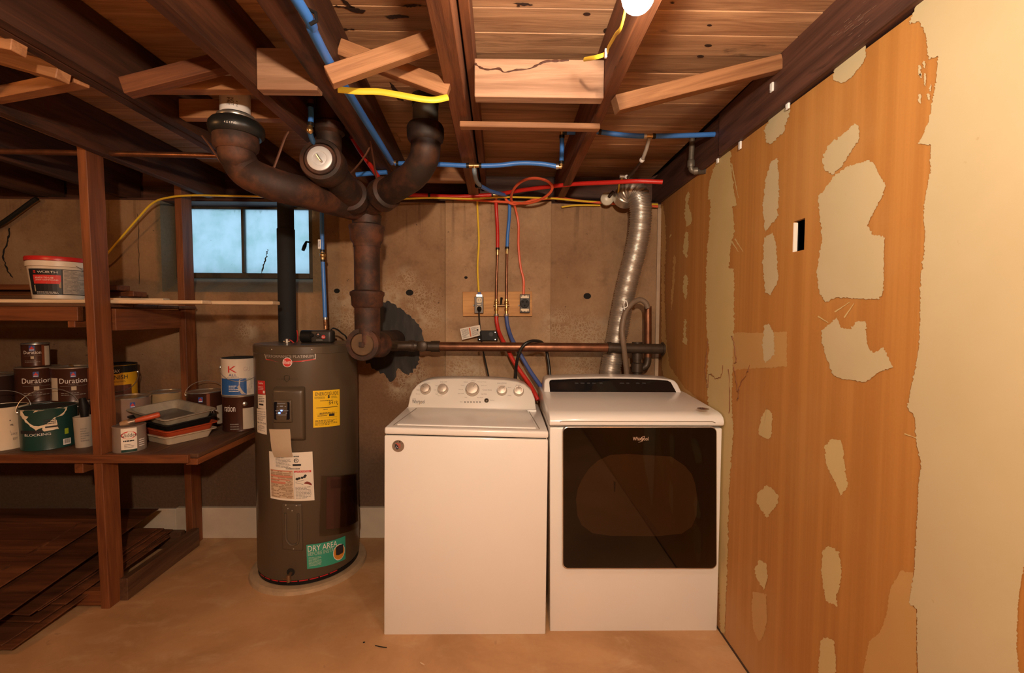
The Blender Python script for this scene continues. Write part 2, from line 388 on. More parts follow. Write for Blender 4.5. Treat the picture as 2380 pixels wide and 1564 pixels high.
_col = T.mix(_lo, _col, (0.50, 0.29, 0.13))
T.l(_col, T.b.inputs['Base Color']); DRYWALL = T.done(0.75)
def compound(name, a, b):
    T = NT(name); c = T.coord(); n = T.noise(c, 5, 5, 0.6); k = T.ramp(T.noise(c, 38, 3), 0.72, 0.78)
    T.l(T.mix(T.math('MULTIPLY', k, 0.3), T.mix(n, a, b), (0.35, 0.22, 0.10)), T.b.inputs['Base Color']); T.bump(n, 0.1, 0.002)
    return T.done(0.6)
MUD = compound('joint_compound', (0.47, 0.37, 0.20), (0.54, 0.435, 0.255))
MUD_OLD = compound('old_joint_compound', (0.50, 0.365, 0.15), (0.59, 0.44, 0.20))
MUD_THIN = compound('thin_compound', (0.44, 0.24, 0.075), (0.52, 0.30, 0.10))
WHITEWASH = mat('dirty_white_paint', (0.60, 0.50, 0.38), 0.7, var=0.12, sc=8, bump=0.2)

def struct(name, mb, m, parent=None, **k):
    return mb.build(name, m, parent, kind='structure', **k)
floor = struct('floor', MB().box((XL, YF, -0.1), (1.1, 3.1, 0.0)), FLOOR)
_hc = (-1.10, 2.538)
MB().lathe([(0.305, 0), (0.30, 0.016), (0.285, 0.022)], (_hc[0], _hc[1], 0), n=48).build('concrete_pad', mat('pale_pad', (0.40, 0.28, 0.165), 0.7, var=0.2, sc=20, bump=0.3), floor)
# back wall around the window opening
wx0, wx1, wz0 = P(374, 560, YB).x, P(726, 560, YB).x, P(560, 679, YB).z
wm = MB().box((XL, YB, 0), (wx0, YB+.22, ZT)).box((wx1, YB, 0), (1.1, YB+.22, ZT)).box((wx0, YB, 0), (wx1, YB+.22, wz0))
wm.prism([(wx0, YB+0.02, wz0), (wx0, YB+.22, wz0), (wx0, YB+.22, P(560, 640, 3.0).z)], (wx1-wx0, 0, 0))
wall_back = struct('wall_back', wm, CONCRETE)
px0, px1 = P(1036, 600, YB).x, P(1280, 600, YB).x
struct('raised_panel', MB().box((px0, YB-.022, 0), (px1, YB+.01, ZT+.012)), CONCRETE_PALE, wall_back, bevel=0.003, seg=1)
TARSTAIN = NT('dark_damp_patch'); _n = TARSTAIN.noise(TARSTAIN.coord((9, 9, 2)), 3, 6); TARSTAIN.l(TARSTAIN.mix(TARSTAIN.ramp(_n, 0.4, 0.75), (0.007, 0.006, 0.006), (0.035, 0.028, 0.022)), TARSTAIN.b.inputs['Base Color']); TARSTAIN = TARSTAIN.done(0.6)
def ragged(pts, amp, step, seed=0):
    rnd = random.Random(seed); out = []; n = len(pts)
    for i in range(n):
        a, b = V(pts[i]), V(pts[(i+1) % n]); k = max(1, int((b-a).length/step))
        nrm = V((-(b-a).y, (b-a).x)).normalized() if (b-a).length > 1e-9 else V((0, 0))
        for j in range(k):
            q = a.lerp(b, j/k); out.append(q + nrm*rnd.gauss(0, amp) if j else q)
    return out
def wall_patch(pts, m, name, parent, amp=1.2, step=4, off=0.0012, seed=0, fn=None):
    """a patch lying on a wall, measured by its outline"""
    q = [fn(*p, off) for p in ragged(pts, amp, step, seed)]
    mb = MB(); mb.poly(q); c = sum(q, V((0,0,0)))/len(q)
    return mb.build(name, m, parent, recalc=False)
back = lambda x, y, off: P(x, y, YB - off)
wall_patch([(885,702),(905,700),(930,715),(955,735),(975,760),(985,790),(975,820),(968,850),(950,872),(940,868),(925,855),(918,880),(908,888),(896,872),(880,862),(862,850),(850,838),(838,800),(826,770),(828,752),(850,740),(862,720)], TARSTAIN, 'damp_patch', wall_back, 2.0, 5, 0.003, 3, back)
for i, (x, y, r) in enumerate(((952, 680, 9), (1365, 688, 9), (783, 676, 7), (62, 602, 7), (1083, 645, 4))):
    wall_patch([(x+r*math.cos(a*PI/5), y+r*.8*math.sin(a*PI/5)) for a in range(10)], VOID, 'tie_hole', wall_back, 1.5, 3, 0.0245 if 1036 < x < 1280 else 0.003, i, back)
def crack(pts, wd, sd):
    q = smooth_path([P(a, b, YB-0.001) for a, b in pts], 6); rnd = random.Random(sd)
    MB().tube([p + V((rnd.gauss(0,.003), 0, rnd.gauss(0,.002))) for p in q], [wd*(0.5+rnd.random()) for _ in q], 5).build('crack', VOID, wall_back)
crack([(22, 530), (18, 560), (8, 590), (14, 620), (28, 645)], 0.004, 4)
crack([(320, 495), (322, 560), (324, 660)], 0.0012, 5)
# pale painted footing strip along the foot of the back wall
bz = P(560, 1176, YB).z
bb = struct('baseboard_back', MB().box((-2.62, YB-.022, 0), (P(415, 1200, YB).x, YB, bz-.01)).box((P(417, 1200, YB).x, YB-.03, 0), (-0.2, YB, bz)), WHITEWASH, bevel=0.003, seg=1)
# right wall: drywall sheet with an outlet hole
h0, h1 = PX(1843, 545, XR), PX(1870, 545, XR); hz1, hz0 = PX(1857, 511, XR).z, PX(1857, 583, XR).z
ya, yb_ = min(h0.y, h1.y), max(h0.y, h1.y)
wr = MB()
for (a, b, c, d) in ((YF, ya, 0, ZT+.02), (yb_, YB, 0, ZT+.02), (ya, yb_, 0, hz0), (ya, yb_, hz1, ZT+.02)): wr.box((XR, a, c), (XR+.013, b, d))
wall_right = struct('wall_right', wr, DRYWALL)
struct('outlet_cavity', MB().box((XR+.075, ya-.05, hz0-.05), (XR+.085, yb_+.05, hz1+.05)).box((XR+.013, ya-.06, hz0-.06), (XR+.085, ya-.05, hz1+.06)).box((XR+.013, yb_+.05, hz0-.06), (XR+.085, yb_+.06, hz1+.06)).box((XR+.013, ya-.06, hz0-.06), (XR+.085, yb_+.06, hz0-.05)).box((XR+.013, ya-.06, hz1+.05), (XR+.085, yb_+.06, hz1+.06)), VOID, wall_right)
MB().box((XR+.0005, yb_-.004, hz0-.002), (XR+.0135, yb_+.006, hz1-.004)).build('torn_edge', PAPER, wall_right)
struct('wall_right_footing', MB().box((1.06, YF, 0), (1.1, 3.08, 2.33)), CONCRETE, wall_right)
right = lambda x, y, off: PX(x, y, XR - off)
PATCHES = [
 # broad seam of the near joint
 (MUD, 'joint_seam', [(2133,0),(2113,56),(2136,49),(2151,77),(2159,138),(2180,130),(2175,189),(2159,281),(2146,312),(2133,332),(2164,338),(2162,399),(2151,455),(2146,501),(2150,542),(2146,604),(2140,639),(2137,798),(2127,859),(2114,917),(2109,947),(2127,971),(2130,1034),(2141,1074),(2134,1142),(2131,1215),(2127,1289),(2124,1332),(2112,1401),(2131,1415),(2131,1484),(2134,1564),(2138,1800),(2145,2000),(2420,2000),(2400,1700),(2372,1600),(2362,1500),(2366,1400),(2380,1310),(2420,1200),(2470,900),(2500,400),(2520,0),(2560,-90),(2230,-90)]),
 (MUD_OLD, 'joint_seam', [(1692,347),(1665,374),(1648,428),(1645,464),(1652,464),(1648,531),(1642,598),(1640,688),(1643,777),(1648,800),(1643,889),(1646,960),(1660,1100),(1668,1300),(1674,1470),(1684,1474),(1690,1330),(1694,1142),(1705,1000),(1701,940),(1704,822),(1706,732),(1706,625),(1694,623),(1697,580),(1708,535),(1706,518),(1701,482),(1712,477),(1699,388),(1697,347)]),
 (MUD_THIN, 'corner_mud', [(1541,474),(1546,520),(1548,560),(1544,640),(1545,720),(1549,790),(1556,850),(1590,900),(1625,930),(1600,960),(1552,960),(1538,850),(1536,474)]),
 (MUD_OLD, 'nail_patch', [(1600,445),(1604,452),(1599,470),(1607,500),(1606,520),(1596,527),(1592,500),(1593,460)]),
 (MUD_OLD, 'nail_patch', [(1594,538),(1600,540),(1600,570),(1597,600),(1588,590),(1590,555)]),
 (MUD_OLD, 'nail_patch', [(1593,638),(1598,645),(1597,685),(1592,697),(1587,675),(1588,645)]),
 (MUD_OLD, 'nail_patch', [(1590,742),(1595,742),(1594,775),(1598,803),(1587,796)]),
 (MUD_THIN, 'nail_patch', [(1566,592),(1571,598),(1568,640),(1565,690),(1560,722),(1560,680),(1564,640)]),
 (MUD, 'nail_patch', [(1829,245),(1798,261),(1778,297),(1780,330),(1791,335),(1821,307),(1837,256)]),
 (MUD, 'nail_patch', [(1803,368),(1791,379),(1778,419),(1773,486),(1778,540),(1806,506),(1811,450),(1807,368)]),
 (MUD, 'nail_patch', [(1796,540),(1776,552),(1773,614),(1778,680),(1791,686),(1809,650),(1803,563)]),
 (MUD, 'nail_patch', [(1786,752),(1776,756),(1772,808),(1777,844),(1791,835),(1800,817),(1798,773)]),
 (MUD_OLD, 'nail_patch', [(1782,947),(1767,976),(1764,1010),(1782,1020),(1792,1015),(1795,961)]),
 (MUD_OLD, 'nail_patch', [(1782,1127),(1760,1147),(1758,1166),(1782,1204),(1807,1171),(1810,1154),(1794,1135)]),
 (MUD_OLD, 'nail_patch', [(1765,1301),(1753,1323),(1758,1342),(1775,1371),(1785,1337),(1781,1310)]),
 (MUD_THIN, 'nail_patch', [(1750,1375),(1780,1380),(1783,1435),(1775,1479),(1763,1491),(1750,1459),(1747,1411)]),
 (MUD, 'nail_patch', [(2011,101),(1985,115),(1944,148),(1935,174),(1939,187),(1957,193),(1980,179),(2008,143),(2013,123)]),
 (MUD, 'nail_patch', [(1985,287),(1965,307),(1924,338),(1911,368),(1916,394),(1936,406),(1954,389),(1980,348),(1998,320),(1995,292)]),
 (MUD, 'repair_patch', [(2021,372),(1970,386),(1934,414),(1913,445),(1901,455),(1906,512),(1911,558),(1901,614),(1897,634),(1906,685),(1919,702),(1944,691),(2041,696),(2054,675),(2054,588),(2057,552),(2026,545),(2016,522),(2031,491),(2049,460),(2058,430),(2039,399),(2031,381)]),
 (MUD, 'repair_patch', [(2011,747),(2016,800),(2021,812),(2031,820),(2053,807),(2075,854),(2046,863),(2012,888),(1963,881),(1938,873),(1919,829),(1912,800),(1908,768),(1930,752),(1944,738),(1955,762),(1975,765),(1990,748)]),
 (MUD_OLD, 'nail_patch', [(1931,1021),(1916,1038),(1921,1083),(1943,1122),(1953,1152),(1970,1132),(1963,1074),(1958,1034),(1953,1022)]),
 (MUD_OLD, 'nail_patch', [(1926,1269),(1912,1279),(1909,1328),(1919,1396),(1946,1410),(1943,1384),(1953,1362),(1956,1328),(1949,1281)]),
 (MUD_OLD, 'nail_patch', [(1924,1481),(1907,1489),(1903,1533),(1902,1600),(1941,1600),(1943,1533),(1938,1489)]),
 (MUD_THIN, 'thin_skim', [(1708,772),(1764,774),(1829,771),(1828,852),(1770,855),(1722,858),(1702,862),(1700,800)]),
 (MUD_THIN, 'thin_skim', [(2093,1326),(2123,1330),(2116,1400),(2130,1420),(2130,1600),(2000,1600),(2010,1540),(2020,1490),(2045,1470),(2060,1430),(2068,1370)]),
]
for i, (m, nm, pts) in enumerate(PATCHES):
    thin = m is MUD_THIN
    wall_patch(pts, m, nm, wall_right, 0.9 if thin else 1.2, 3.0, 0.0010 if thin else (0.0016 if m is MUD_OLD else 0.0022), i, right)
rs = random.Random(5)
for (x, y, l, s) in ((2137,165,26,7),(2148,150,18,5),(2150,185,30,5),(2138,230,22,6),(2162,205,20,4),(2158,225,16,4),(2140,175,14,4)):   # dry brush marks beside the seam
    wall_patch([(x-s*.4,y-l*.5),(x+s*.5,y-l*.4),(x+s*.4,y+l*.5),(x-s*.5,y+l*.3)], MUD, 'brush_mark', wall_right, 1.2, 2.5, 0.0018, x, right)
for (x0, y0, x1, y1) in ((1708,555,1727,585),(1700,560,1716,585),(1560,545,1556,552),(2102,1008,2130,1018),(1700,380,1716,460),(1901,735,1925,750),(1940,725,1975,702),(1962,738,1985,705)):
    n = V((-(y1-y0), x1-x0)).normalized()*1.6
    wall_patch([(x0-n.x,y0-n.y),(x1-n.x*.4,y1-n.y*.4),(x1+n.x*.4,y1+n.y*.4),(x0+n.x,y0+n.y)], MUD_OLD, 'scrape_mark', wall_right, 0.3, 4, 0.0017, int(x0), right)
STAINLINE = mat('water_stain', (0.20, 0.075, 0.022), 0.7, var=0)
for k, pts in enumerate(([(1645,790),(1641,830),(1640,870),(1645,900),(1648,870),(1662,880),(1676,874),(1680,850)], [(1706,855),(1710,880),(1714,910),(1722,890),(1736,868),(1742,850)], [(1702,780),(1706,800),(1711,838),(1706,845)], [(1693,860),(1697,920),(1694,960)], [(1718,900),(1716,925),(1712,930)])):
    q = smooth_path([PX(a, b, XR-.002) for a, b in pts], 5); rr = random.Random(k)
    MB().tube([p + V((0, rr.gauss(0,.003), rr.gauss(0,.003))) for p in q], [0.0016*(0.5+rr.random()*1.3) for _ in q], 5).build('stain_line', STAINLINE, wall_right)
MB().box((XR-.004, YF, 0.0), (XR, 2.0, 0.008)).build('bottom_gap', mat('dark_joint', (0.05, 0.025, 0.012), 0.8, var=0), wall_right)
MB().box((P(1527, 600, YB-.01).x, YB-.012, .1), (P(1540, 600, YB-.01).x, YB, 2.08)).build('corner_edge', mat('grey_corner_board', (0.42, 0.30, 0.20), 0.8, var=0.2), wall_right)
DIM = mat('dark_stone_wall', (0.10, 0.06, 0.035), 0.9, var=0.3, sc=5)
struct('wall_left', MB().box((XL-.1, YF, 0), (XL, 3.1, 2.33)), DIM)
struct('wall_front', MB().box((XL, YF-.1, 0), (1.1, YF, 2.33)), DIM)
# ------------------------------------------------------------------ ceiling: boards, joists
ceiling = struct('ceiling', MB().box((XL-.1, YF-.1, ZS+.022), (1.12, 3.1, ZS+.05)), mat('dark_underlay', (0.05, 0.03, 0.02), 0.9, var=0))
rc = random.Random(11); y = YF; k = 0
while y < 3.03:
    cut = rc.choice([-0.55, -0.16, -0.8, 0.33]) if rc.random() < 0.5 else None
    segs = [(XL, .944)] if cut is None else [(XL, cut-.0008), (cut+.0008, .944)]
    for a, b in segs:
        dz = rc.uniform(0, .0025)
        beam('plank', (a, y+.058, ZS+.011+dz), (b, y+.058, ZS+.011+dz), 0.1145, 0.022, PLANK, ceiling, bevel=0.0025)
    y += 0.1162
struct('rim_board', MB().box((XL, 3.0, ZT), (1.1, 3.04, 2.335)), JOIST_DARK, ceiling)
struct('trim_1', MB().box((XL, YB+.015, ZT), (1.1, YB+.15, ZT+.018)), JOIST_DARK)      # sill plate on the wall
JO = [  # x0, x1, y1, material, label
 (-1.272, -1.232, 2.98, JOIST, 'dark ceiling joist, right-hand ply of the doubled pair above the shelving'),
 (-1.315, -1.275, 2.98, JOIST, 'dark ceiling joist, left-hand ply of the doubled pair above the shelving'),
 (-0.83, -0.783, 2.98, wood('grainy_joist', (0.032, 0.010, 0.004), (0.155, 0.054, 0.022), 0.7, 0.8, 0.1), 'brown ceiling joist with bold wavy grain passing just left of the silver cleanout plug'),
 (-0.580, -0.497, 2.98, wood('bark_joist', (0.028, 0.009, 0.005), (0.14, 0.052, 0.024), 0.75, 0.7, 0.1, stain=0.7), 'rough dark joist with bark stains that carries the long blue pipe'),
 (-0.182, -0.122, 2.96, JOIST_ORANGE, 'reddish orange ceiling joist at the middle of the picture, left of the wide block'),
 (0.313, 0.354, 2.96, JOIST_ORANGE, 'ceiling joist with the light bulb below it, right of the wide block'),
 (-1.842, -1.80, 2.98, JOIST, 'dark ceiling joist that the front shelf post reaches up to'),
 (-2.38, -2.335, 2.98, JOIST, 'shadowed ceiling joist at far left, second beyond the doubled joists'),
 (-2.86, -2.815, 2.98, JOIST, 'shadowed ceiling joist at far left, third beyond the doubled joists'),
 (-3.36, -3.315, 2.98, JOIST, 'shadowed ceiling joist at far left, the last before the frame edge'),
]
for a, b, y1, m, lb in JO:
    k0, k1 = (.075, -.045) if m is JOIST_ORANGE and a < 0 else (.245, -.112) if a == -.580 else (0, 0)
    o = beam('ceiling_joist', ((a+b)/2+k0, YF, 2.215), ((a+b)/2+k1, y1, 2.215), b-a, 0.19, m, bevel=0.003)
    tag(o, lb, 'joist', 'ceiling joists')
_seam = PX(1675, 300, .95).y
tag(beam('side_beam', (.962, YF, 2.290), (.962, _seam, 2.213), .04, .184, JOIST_DARK, bevel=0.003), 'dark scuffed beam along the top of the right wall, nearer length', 'beam', 'wall-top beams')
tag(beam('side_beam', (.972, _seam+.002, 2.213), (.972, 3.0, 2.206), .04, .184, JOIST_DARK, bevel=0.003), 'black shadowed beam end above the back right corner, beyond the seam', 'beam', 'wall-top beams')
def brace(label, p0, p1, wd=.045, h=.055, m=BRACE, name='bridging_brace', cat='brace', group='diagonal braces between joists', up=(0,0,1)):
    return tag(beam(name, p0, p1, wd, h, m, up=up, bevel=0.002), label, cat, group)
def ext(a, b, x0=None, x1=None):
    """the line through two seen points, run on to the faces it meets"""
    d = b - a; p = a if x0 is None else a + d*((x0-a.x)/d.x); q = b if x1 is None else a + d*((x1-a.x)/d.x); return p, q
brace('pale diagonal brace in front of the blue pipe, rising towards the orange joist', *ext(P(764, 181, 1.29), P(1003, 97, 1.36), None, -.18), .036, .05)
brace('pale diagonal brace crossing behind the front brace, sinking above the grey pipe coupling', *ext(P(770, 106, 1.44), P(1037, 207, 1.46), -.512, -.18), .036, .05)
brace('long pale diagonal brace between the bulb joist and the right wall beam', *ext(P(1424, 246, 1.515), P(1795, 153, 1.60), .355, .942), .045, .05)
brace('brown diagonal brace between the doubled joists and the wavy-grained joist, front of its pair', *ext(P(292, 205, 1.43), P(488, 155, 1.45), None, -.831), .04, .05, JOIST_ORANGE)
brace('orange-lit board above the white pipe, level behind the front brace', *ext(P(404, 198, 1.56), P(575, 199, 1.56), -1.231, -.831), .04, .045)
brace('orange-lit diagonal brace at top left, rising away from the doubled joists', *ext(P(178, 180, 1.40), P(0, 130, 1.43), -1.316, -1.798), .04, .045)
brace('orange-lit brace at top left, the lower flat one meeting the doubled joists', *ext(P(188, 184, 1.465), P(0, 221, 1.64), -1.316, -1.798), .04, .04)
brace('short yellow board high in the top left corner of the picture', P(46, 108, 1.26), P(-180, 64, 1.27), .04, .04)
bl = dict(name='joist_block', cat='block', group='blocking between joists')
_wy = 1.49; _q = P(1245, 226, _wy); _t = P(1245, 137, _wy).z; _z = (_q.z+_t)/2
tag(beam('nailer_strip', (-.075, -1, 2.255), (-.140, 2.9, 2.255), .028, .10, JOIST_ORANGE), 'narrow board nailed along the upper right face of the middle orange joist', 'strip')
brace('wide pale block with a dark jagged crack between the two orange joists', (-.103, _wy+.021, _z), (.312, _wy+.021, _z), .042, _t-_q.z, BLOCK, **bl)
_q = PX(597, 207, -.782); _t = min(P(600, 110, _q.y).z, 2.305); _z = (_q.z+_t)/2
brace('pale block between the wavy-grained joist and the blue-pipe joist', (-.782, _q.y+.021, _z), (-.594, _q.y+.021, _z), .042, _t-_q.z, BLOCK, **bl)
_z = P(540, 252, 1.76).z
brace('yellowish block behind the white pipe at the left drain elbow', (-1.231, 1.78, _z), (-.831, 1.78, _z), .04, .07, BRACE, **bl)
_z = P(1000, 400, 2.55).z
brace('brown block above the right drain elbow near the back wall', (-.575, 2.55, 2.19), (-.225, 2.55, 2.19), .042, .10, BRACE, **bl)
tag(beam('nailed_strip', (-.168, P(1230,293,1.68).y, P(1230,293,1.68).z), (.337, P(1230,295,1.68).y, P(1230,295,1.68).z), .032, .020, BRACE), 'thin wooden strip nailed across the underside of the two orange joists', 'strip')
KNOT = mat('wood_knot', (0.035, 0.014, 0.008), 0.6, var=0.2); STAIN = mat('dark_water_stain', (0.030, 0.012, 0.007), 0.7, var=0.3, sc=30)
roof = lambda x, y, off: PZ(x, y, ZS - off)
for x, y, a, b in ((1649,59,6,2.6),(1646,106,9,3.4),(1628,131,8,3.4),(1563,7,5,2),(1364,33,9,4),(1412,72,10,7),(1205,14,4,2)):
    wall_patch([(x+a*math.cos(k*PI/6), y+b*math.sin(k*PI/6)) for k in range(12)], KNOT, 'knot', ceiling, 0.3, 3, 0.0007, x, roof)
for pts in ([(757,12),(790,14),(822,17),(850,24),(842,31),(818,27),(800,18),(760,16)], [(800,0),(812,10),(826,18),(815,18),(798,8),(790,0)], [(892,38),(925,34),(952,40),(930,42),(905,44)], [(930,15),(960,10),(980,12),(955,18)], [(770,68),(800,66),(825,68),(800,71)], [(905,190),(930,215),(940,235),(925,232),(912,210)], [(1192,8),(1215,6),(1240,12),(1215,14)]):
    wall_patch(pts, STAIN, 'stain_mark', ceiling, 0.9, 4, 0.0009, int(pts[0][0]), roof)
SCUFF = mat('pale_scuff', (0.15, 0.08, 0.052), 0.7, var=0.3)
_sb = [o for o in bpy.data.objects if o.name == 'side_beam'][0]
_rs = random.Random(8)
for k in range(26):
    x = _rs.gauss(1975, 28); y = 60 + (1975-x)*.55 + _rs.gauss(0, 20); l = _rs.uniform(5, 16)
    q = [PX(px, py, .9405) for px, py in ((x, y), (x+l, y-l*.8), (x+l+.9, y-l*.8+.9), (x+.9, y+1.1))]
    MB().poly(q).build('scuff', SCUFF, _sb, recalc=False)
# crack in the wide block
_q = smooth_path([V((PXb.x, _wy-.0005, PXb.z)) for PXb in [P(a, b, _wy) for a, b in ((1104,148),(1118,158),(1135,162),(1160,160),(1172,168),(1200,163),(1230,160),(1252,150),(1270,143),(1300,142),(1322,140))]], 5)
_ro = random.Random(2)
_blk = [o for o in bpy.data.objects if o.name.startswith('joist_block') and 'crack' in o['label']][0]
MB().tube(_q, [0.003*(0.4+_ro.random()) for _ in _q], 5).build('crack', JOIST_DARK, _blk)
# ------------------------------------------------------------------ lamps
def bulb_thing(loc, label, emit, holder_top, cat='lamp', r=.031):
    x, y, z = loc
    t = thing('light_bulb', label, cat, (x, y, z), group=None)
    prof = [(0.0005, -r)] + [(r*math.cos(a), r*math.sin(a)) for a in [(-80+i*12)*PI/180 for i in range(11)]] + [(r*.72, r*.95), (r*.52, r*1.35), (.0135, r*1.75)]
    MB().lathe(prof, (x, y, z), n=24).build('glass_globe', mat('lit_bulb_glass', (1, 1, 1), 0.3, var=0, emit=emit), t, True)
    MB().lathe([(.0135, r*1.7), (.0135, r*1.7+.02)], (x, y, z), n=16).build('screw_base', BRASS, t, True)
    return t
bulb_thing((.252, .90, 2.018), 'bare lit white light bulb hanging under the ceiling joist', BULB_NEAR, 2.12)
t = thing('lampholder', 'porcelain ceiling lampholder that carries the lit bulb', 'lampholder', (.252, .9, 2.095))
MB().lathe([(.03, 0), (.034, .012), (.055, .02), (.055, .026)], (.252, .9, 2.093), n=24).build('socket', WHITE_PLASTIC, t, True)
def cable(name, label, pts, r, m, cat='cable', group=None, n=8, flat=1.0, k=8, raw=None):
    o = MB().tube(raw or px_path(pts, k), r, n, flat).build(name, m, None, True)
    return tag(o, label, cat, group)
_lc = thing('lamp_cable', 'short yellow cable looping from the bulb to the joist beside it', 'cable', P(1440, 60, 1.06))
MB().tube(smooth_path([V((.252,.93,2.107)), P(1447, 52, 1.02), P(1430, 82, 1.10), P(1414, 110, 1.18), P(1409, 124, 1.22), P(1385, 133, 1.24), P(1358, 138, 1.32)]), .0058, 8, .5).build('sheath', YELLOW_CABLE, _lc, True)
_p = P(1408, 125, 1.205); MB().box(_p-V((.003,.004,.010)), _p+V((.003,.004,.012))).build('staple', WHITE_PLASTIC, _lc, bevel=.001)
def hang_lamp(loc, spec, label, ztop=2.12):
    x, y, z = loc
    t = thing('unseen_lamp', label, 'lamp', (x, y, z))
    r = .035
    MB().lathe([(.0005, -r)] + [(r*math.cos(a), r*math.sin(a)) for a in [(-75+i*15)*PI/180 for i in range(9)]] + [(r*.62, r*1.2), (.014, r*1.6)], (x, y, z), n=20).build('glass_globe', mat('lit_lamp_glass', (1,1,1), .3, var=0, emit=(spec[0]/(PI*r*r), spec[1])), t, True)
    MB().lathe([(.02, 0), (.022, .05), (.012, .06)], (x, y, z+.055), n=16).build('socket', BLACK_PLASTIC, t, True)
    MB().cyl((x, y, z+.11), (x, y, ztop), .004, 8).build('cord', BLACK_PLASTIC, t, True)
hang_lamp((.06, -.46, 1.83), BULB_FLASH, 'added bulb on a black cord in place of a camera flash, out of view')
hang_lamp((-2.25, .80, 1.98), BULB_LEFT, 'hanging bulb left of the picture in front of the shelving, out of view')
# ------------------------------------------------------------------ window
gx0, gx1 = wx0+.02, wx1-.02; gz0, gz1 = P(560, 640, 3.0).z-.02, ZT-.005
t = thing('window_1', None, None, ((gx0+gx1)/2, 3.0, gz0)); t['kind'] = 'structure'
FRAMEM = mat('dark_window_steel', (0.045, 0.04, 0.03), 0.6, 0.1, 0.3, 30)
a, b = P(443, 560, 3.0).x, P(720, 560, 3.0).x; mx = P(569, 560, 3.0).x
za, zb = P(560, 635, 3.0).z, P(560, 487, 3.0).z
MB().box((gx0-.02, 2.985, gz0), (a, 3.02, gz1)).box((b, 2.985, gz0), (gx1+.02, 3.02, gz1)).box((a, 2.985, gz0), (b, 3.02, za)).box((a, 2.985, zb), (b, 3.02, gz1)).build('window_frame', FRAMEM, t, bevel=.002, seg=1)
MB().box((mx-.012, 2.98, za), (mx+.006, 3.015, zb)).build('mullion', FRAMEM, t, bevel=.002, seg=1)
G = NT('dirty_frosted_glass'); c = G.coord()
d1 = G.ramp(G.noise(c, 6, 6, 0.65), 0.30, 0.62); d2 = G.ramp(G.noise(c, 34, 5, .7, .8), 0.66, 0.76)
tr = G.n('ShaderNodeBsdfTranslucent'); tp = G.n('ShaderNodeBsdfTransparent'); mxs = G.n('ShaderNodeMixShader')
dirt = G.mix(G.math('MULTIPLY', d2, 0.8), G.mix(d1, (0.78, 0.86, 0.82), (0.95, 0.97, 0.97)), (0.2, 0.22, 0.15))
G.l(dirt, tr.inputs[0]); G.l(dirt, tp.inputs[0]); mxs.inputs[0].default_value = 0.55; G.l(tp.outputs[0], mxs.inputs[1]); G.l(tr.outputs[0], mxs.inputs[2]); G.l(mxs.outputs[0], G.out.inputs[0])
MB().box((a-.004, 3.0, za-.004), (mx, 3.004, zb+.004)).build('pane', G.m, t)
MB().box((mx, 3.0, za-.004), (b+.004, 3.004, zb+.004)).build('pane', G.m, t)
l0 = P(712, 562, 2.97); l1 = P(704, 582, 2.95)
MB().tube([V((b+.01, 2.99, l0.z)), l0, (l0+l1)/2, l1], [.006, .007, .012, .010], 8).build('latch', BLACK_PLASTIC, t, True)
q = smooth_path([P(622, 580, 2.998), P(618, 596, 2.998), P(614, 612, 2.998), P(610, 636, 2.998)], 6); rr = random.Random(3)
MB().tube([p+V((rr.gauss(0,.004),0,0)) for p in q], [.004*(.3+rr.random()) for _ in q], 5).build('cobweb', mat('web_dirt', (.03,.03,.02), .9, var=0), t)
LEAF = mat('outside_leaf', (0.10, 0.30, 0.05), 0.6, var=0.3, sc=6)
rl = random.Random(9); mb = MB()
for i in range(420):
    p_ = rl.uniform(-1, 1); p = V((-1.85 + .55*p_ + rl.uniform(-.2,.2), rl.uniform(3.35, 3.6), 2.21 + abs(rl.gauss(0, .10)) + .05*max(0, p_))); s = rl.uniform(.02, .045)
    e = Euler((rl.uniform(0,6), rl.uniform(0,6), rl.uniform(0,6))).to_matrix()
    mb.add([p+e@V(q)*s for q in ((-1,0,0),(0,-.45,.1),(1,0,0),(0,.45,.1))], [(0,1,2,3)])
tag(mb.build('shrub_foliage', LEAF, None), 'green leaves hanging outside the basement window', 'foliage', None, 'stuff')
# ------------------------------------------------------------------ washing machine
wsh = thing('washing_machine', 'white top-loading washing machine with five silver dials, left of the dryer', 'washing machine', (-.173, 2.27, 0))
YW = 1.955
f4 = lambda Y, *q: [P(x, y, Y) for x, y in q]
MB().prism(f4(YW, (893,1012), (1274,1022), (1268,1486), (892,1483)), (0, .62, 0)).build('cabinet', WHITE_ENAMEL, wsh, True, .006, 2)
MB().prism(f4(YW+.012, (898,1004), (1269,1014), (1269,1024), (898,1016)), (0, .59, 0)).build('seam', VOID, wsh)
MB().prism(f4(YW-.004, (893,993), (1275,1003), (1274.5,1019.5), (892.5,1009.5)), (0, .63, 0)).build('top_deck', WHITE_ENAMEL, wsh, True, .009, 3)
dz0, dz1 = P(893, 993, YW).z, P(1275, 1003, YW).z
dk = lambda x: dz0 + (dz1-dz0)*(x+.523)/.70
mb = MB()
lx0, lx1, ly0, ly1 = -.458, .118, 1.995, 2.37
mb.add([(x, y, dk(x)+h) for h in (-.004, .007) for x, y in ((lx0-.02, ly0), (lx1+.02, ly0), (lx1, ly1), (lx0, ly1))], [(0,3,2,1),(4,5,6,7),(0,1,5,4),(1,2,6,5),(2,3,7,6),(3,0,4,7)])
mb.build('lid', WHITE_ENAMEL, wsh, True, .005, 3)
SEAMC = mat('lid_groove', (0.30, 0.26, 0.21), 0.5, var=0)
g = MB()
for pts in (((lx0-.034, ly0-.008), (lx0-.006, ly1)), ((lx1+.034, ly0-.008), (lx1+.006, ly1)), ((lx0-.034, ly0-.008), (lx1+.034, ly0-.008))):
    g.tube([V((x, y, dk(x)+.0003)) for x, y in pts], .0028, 6)
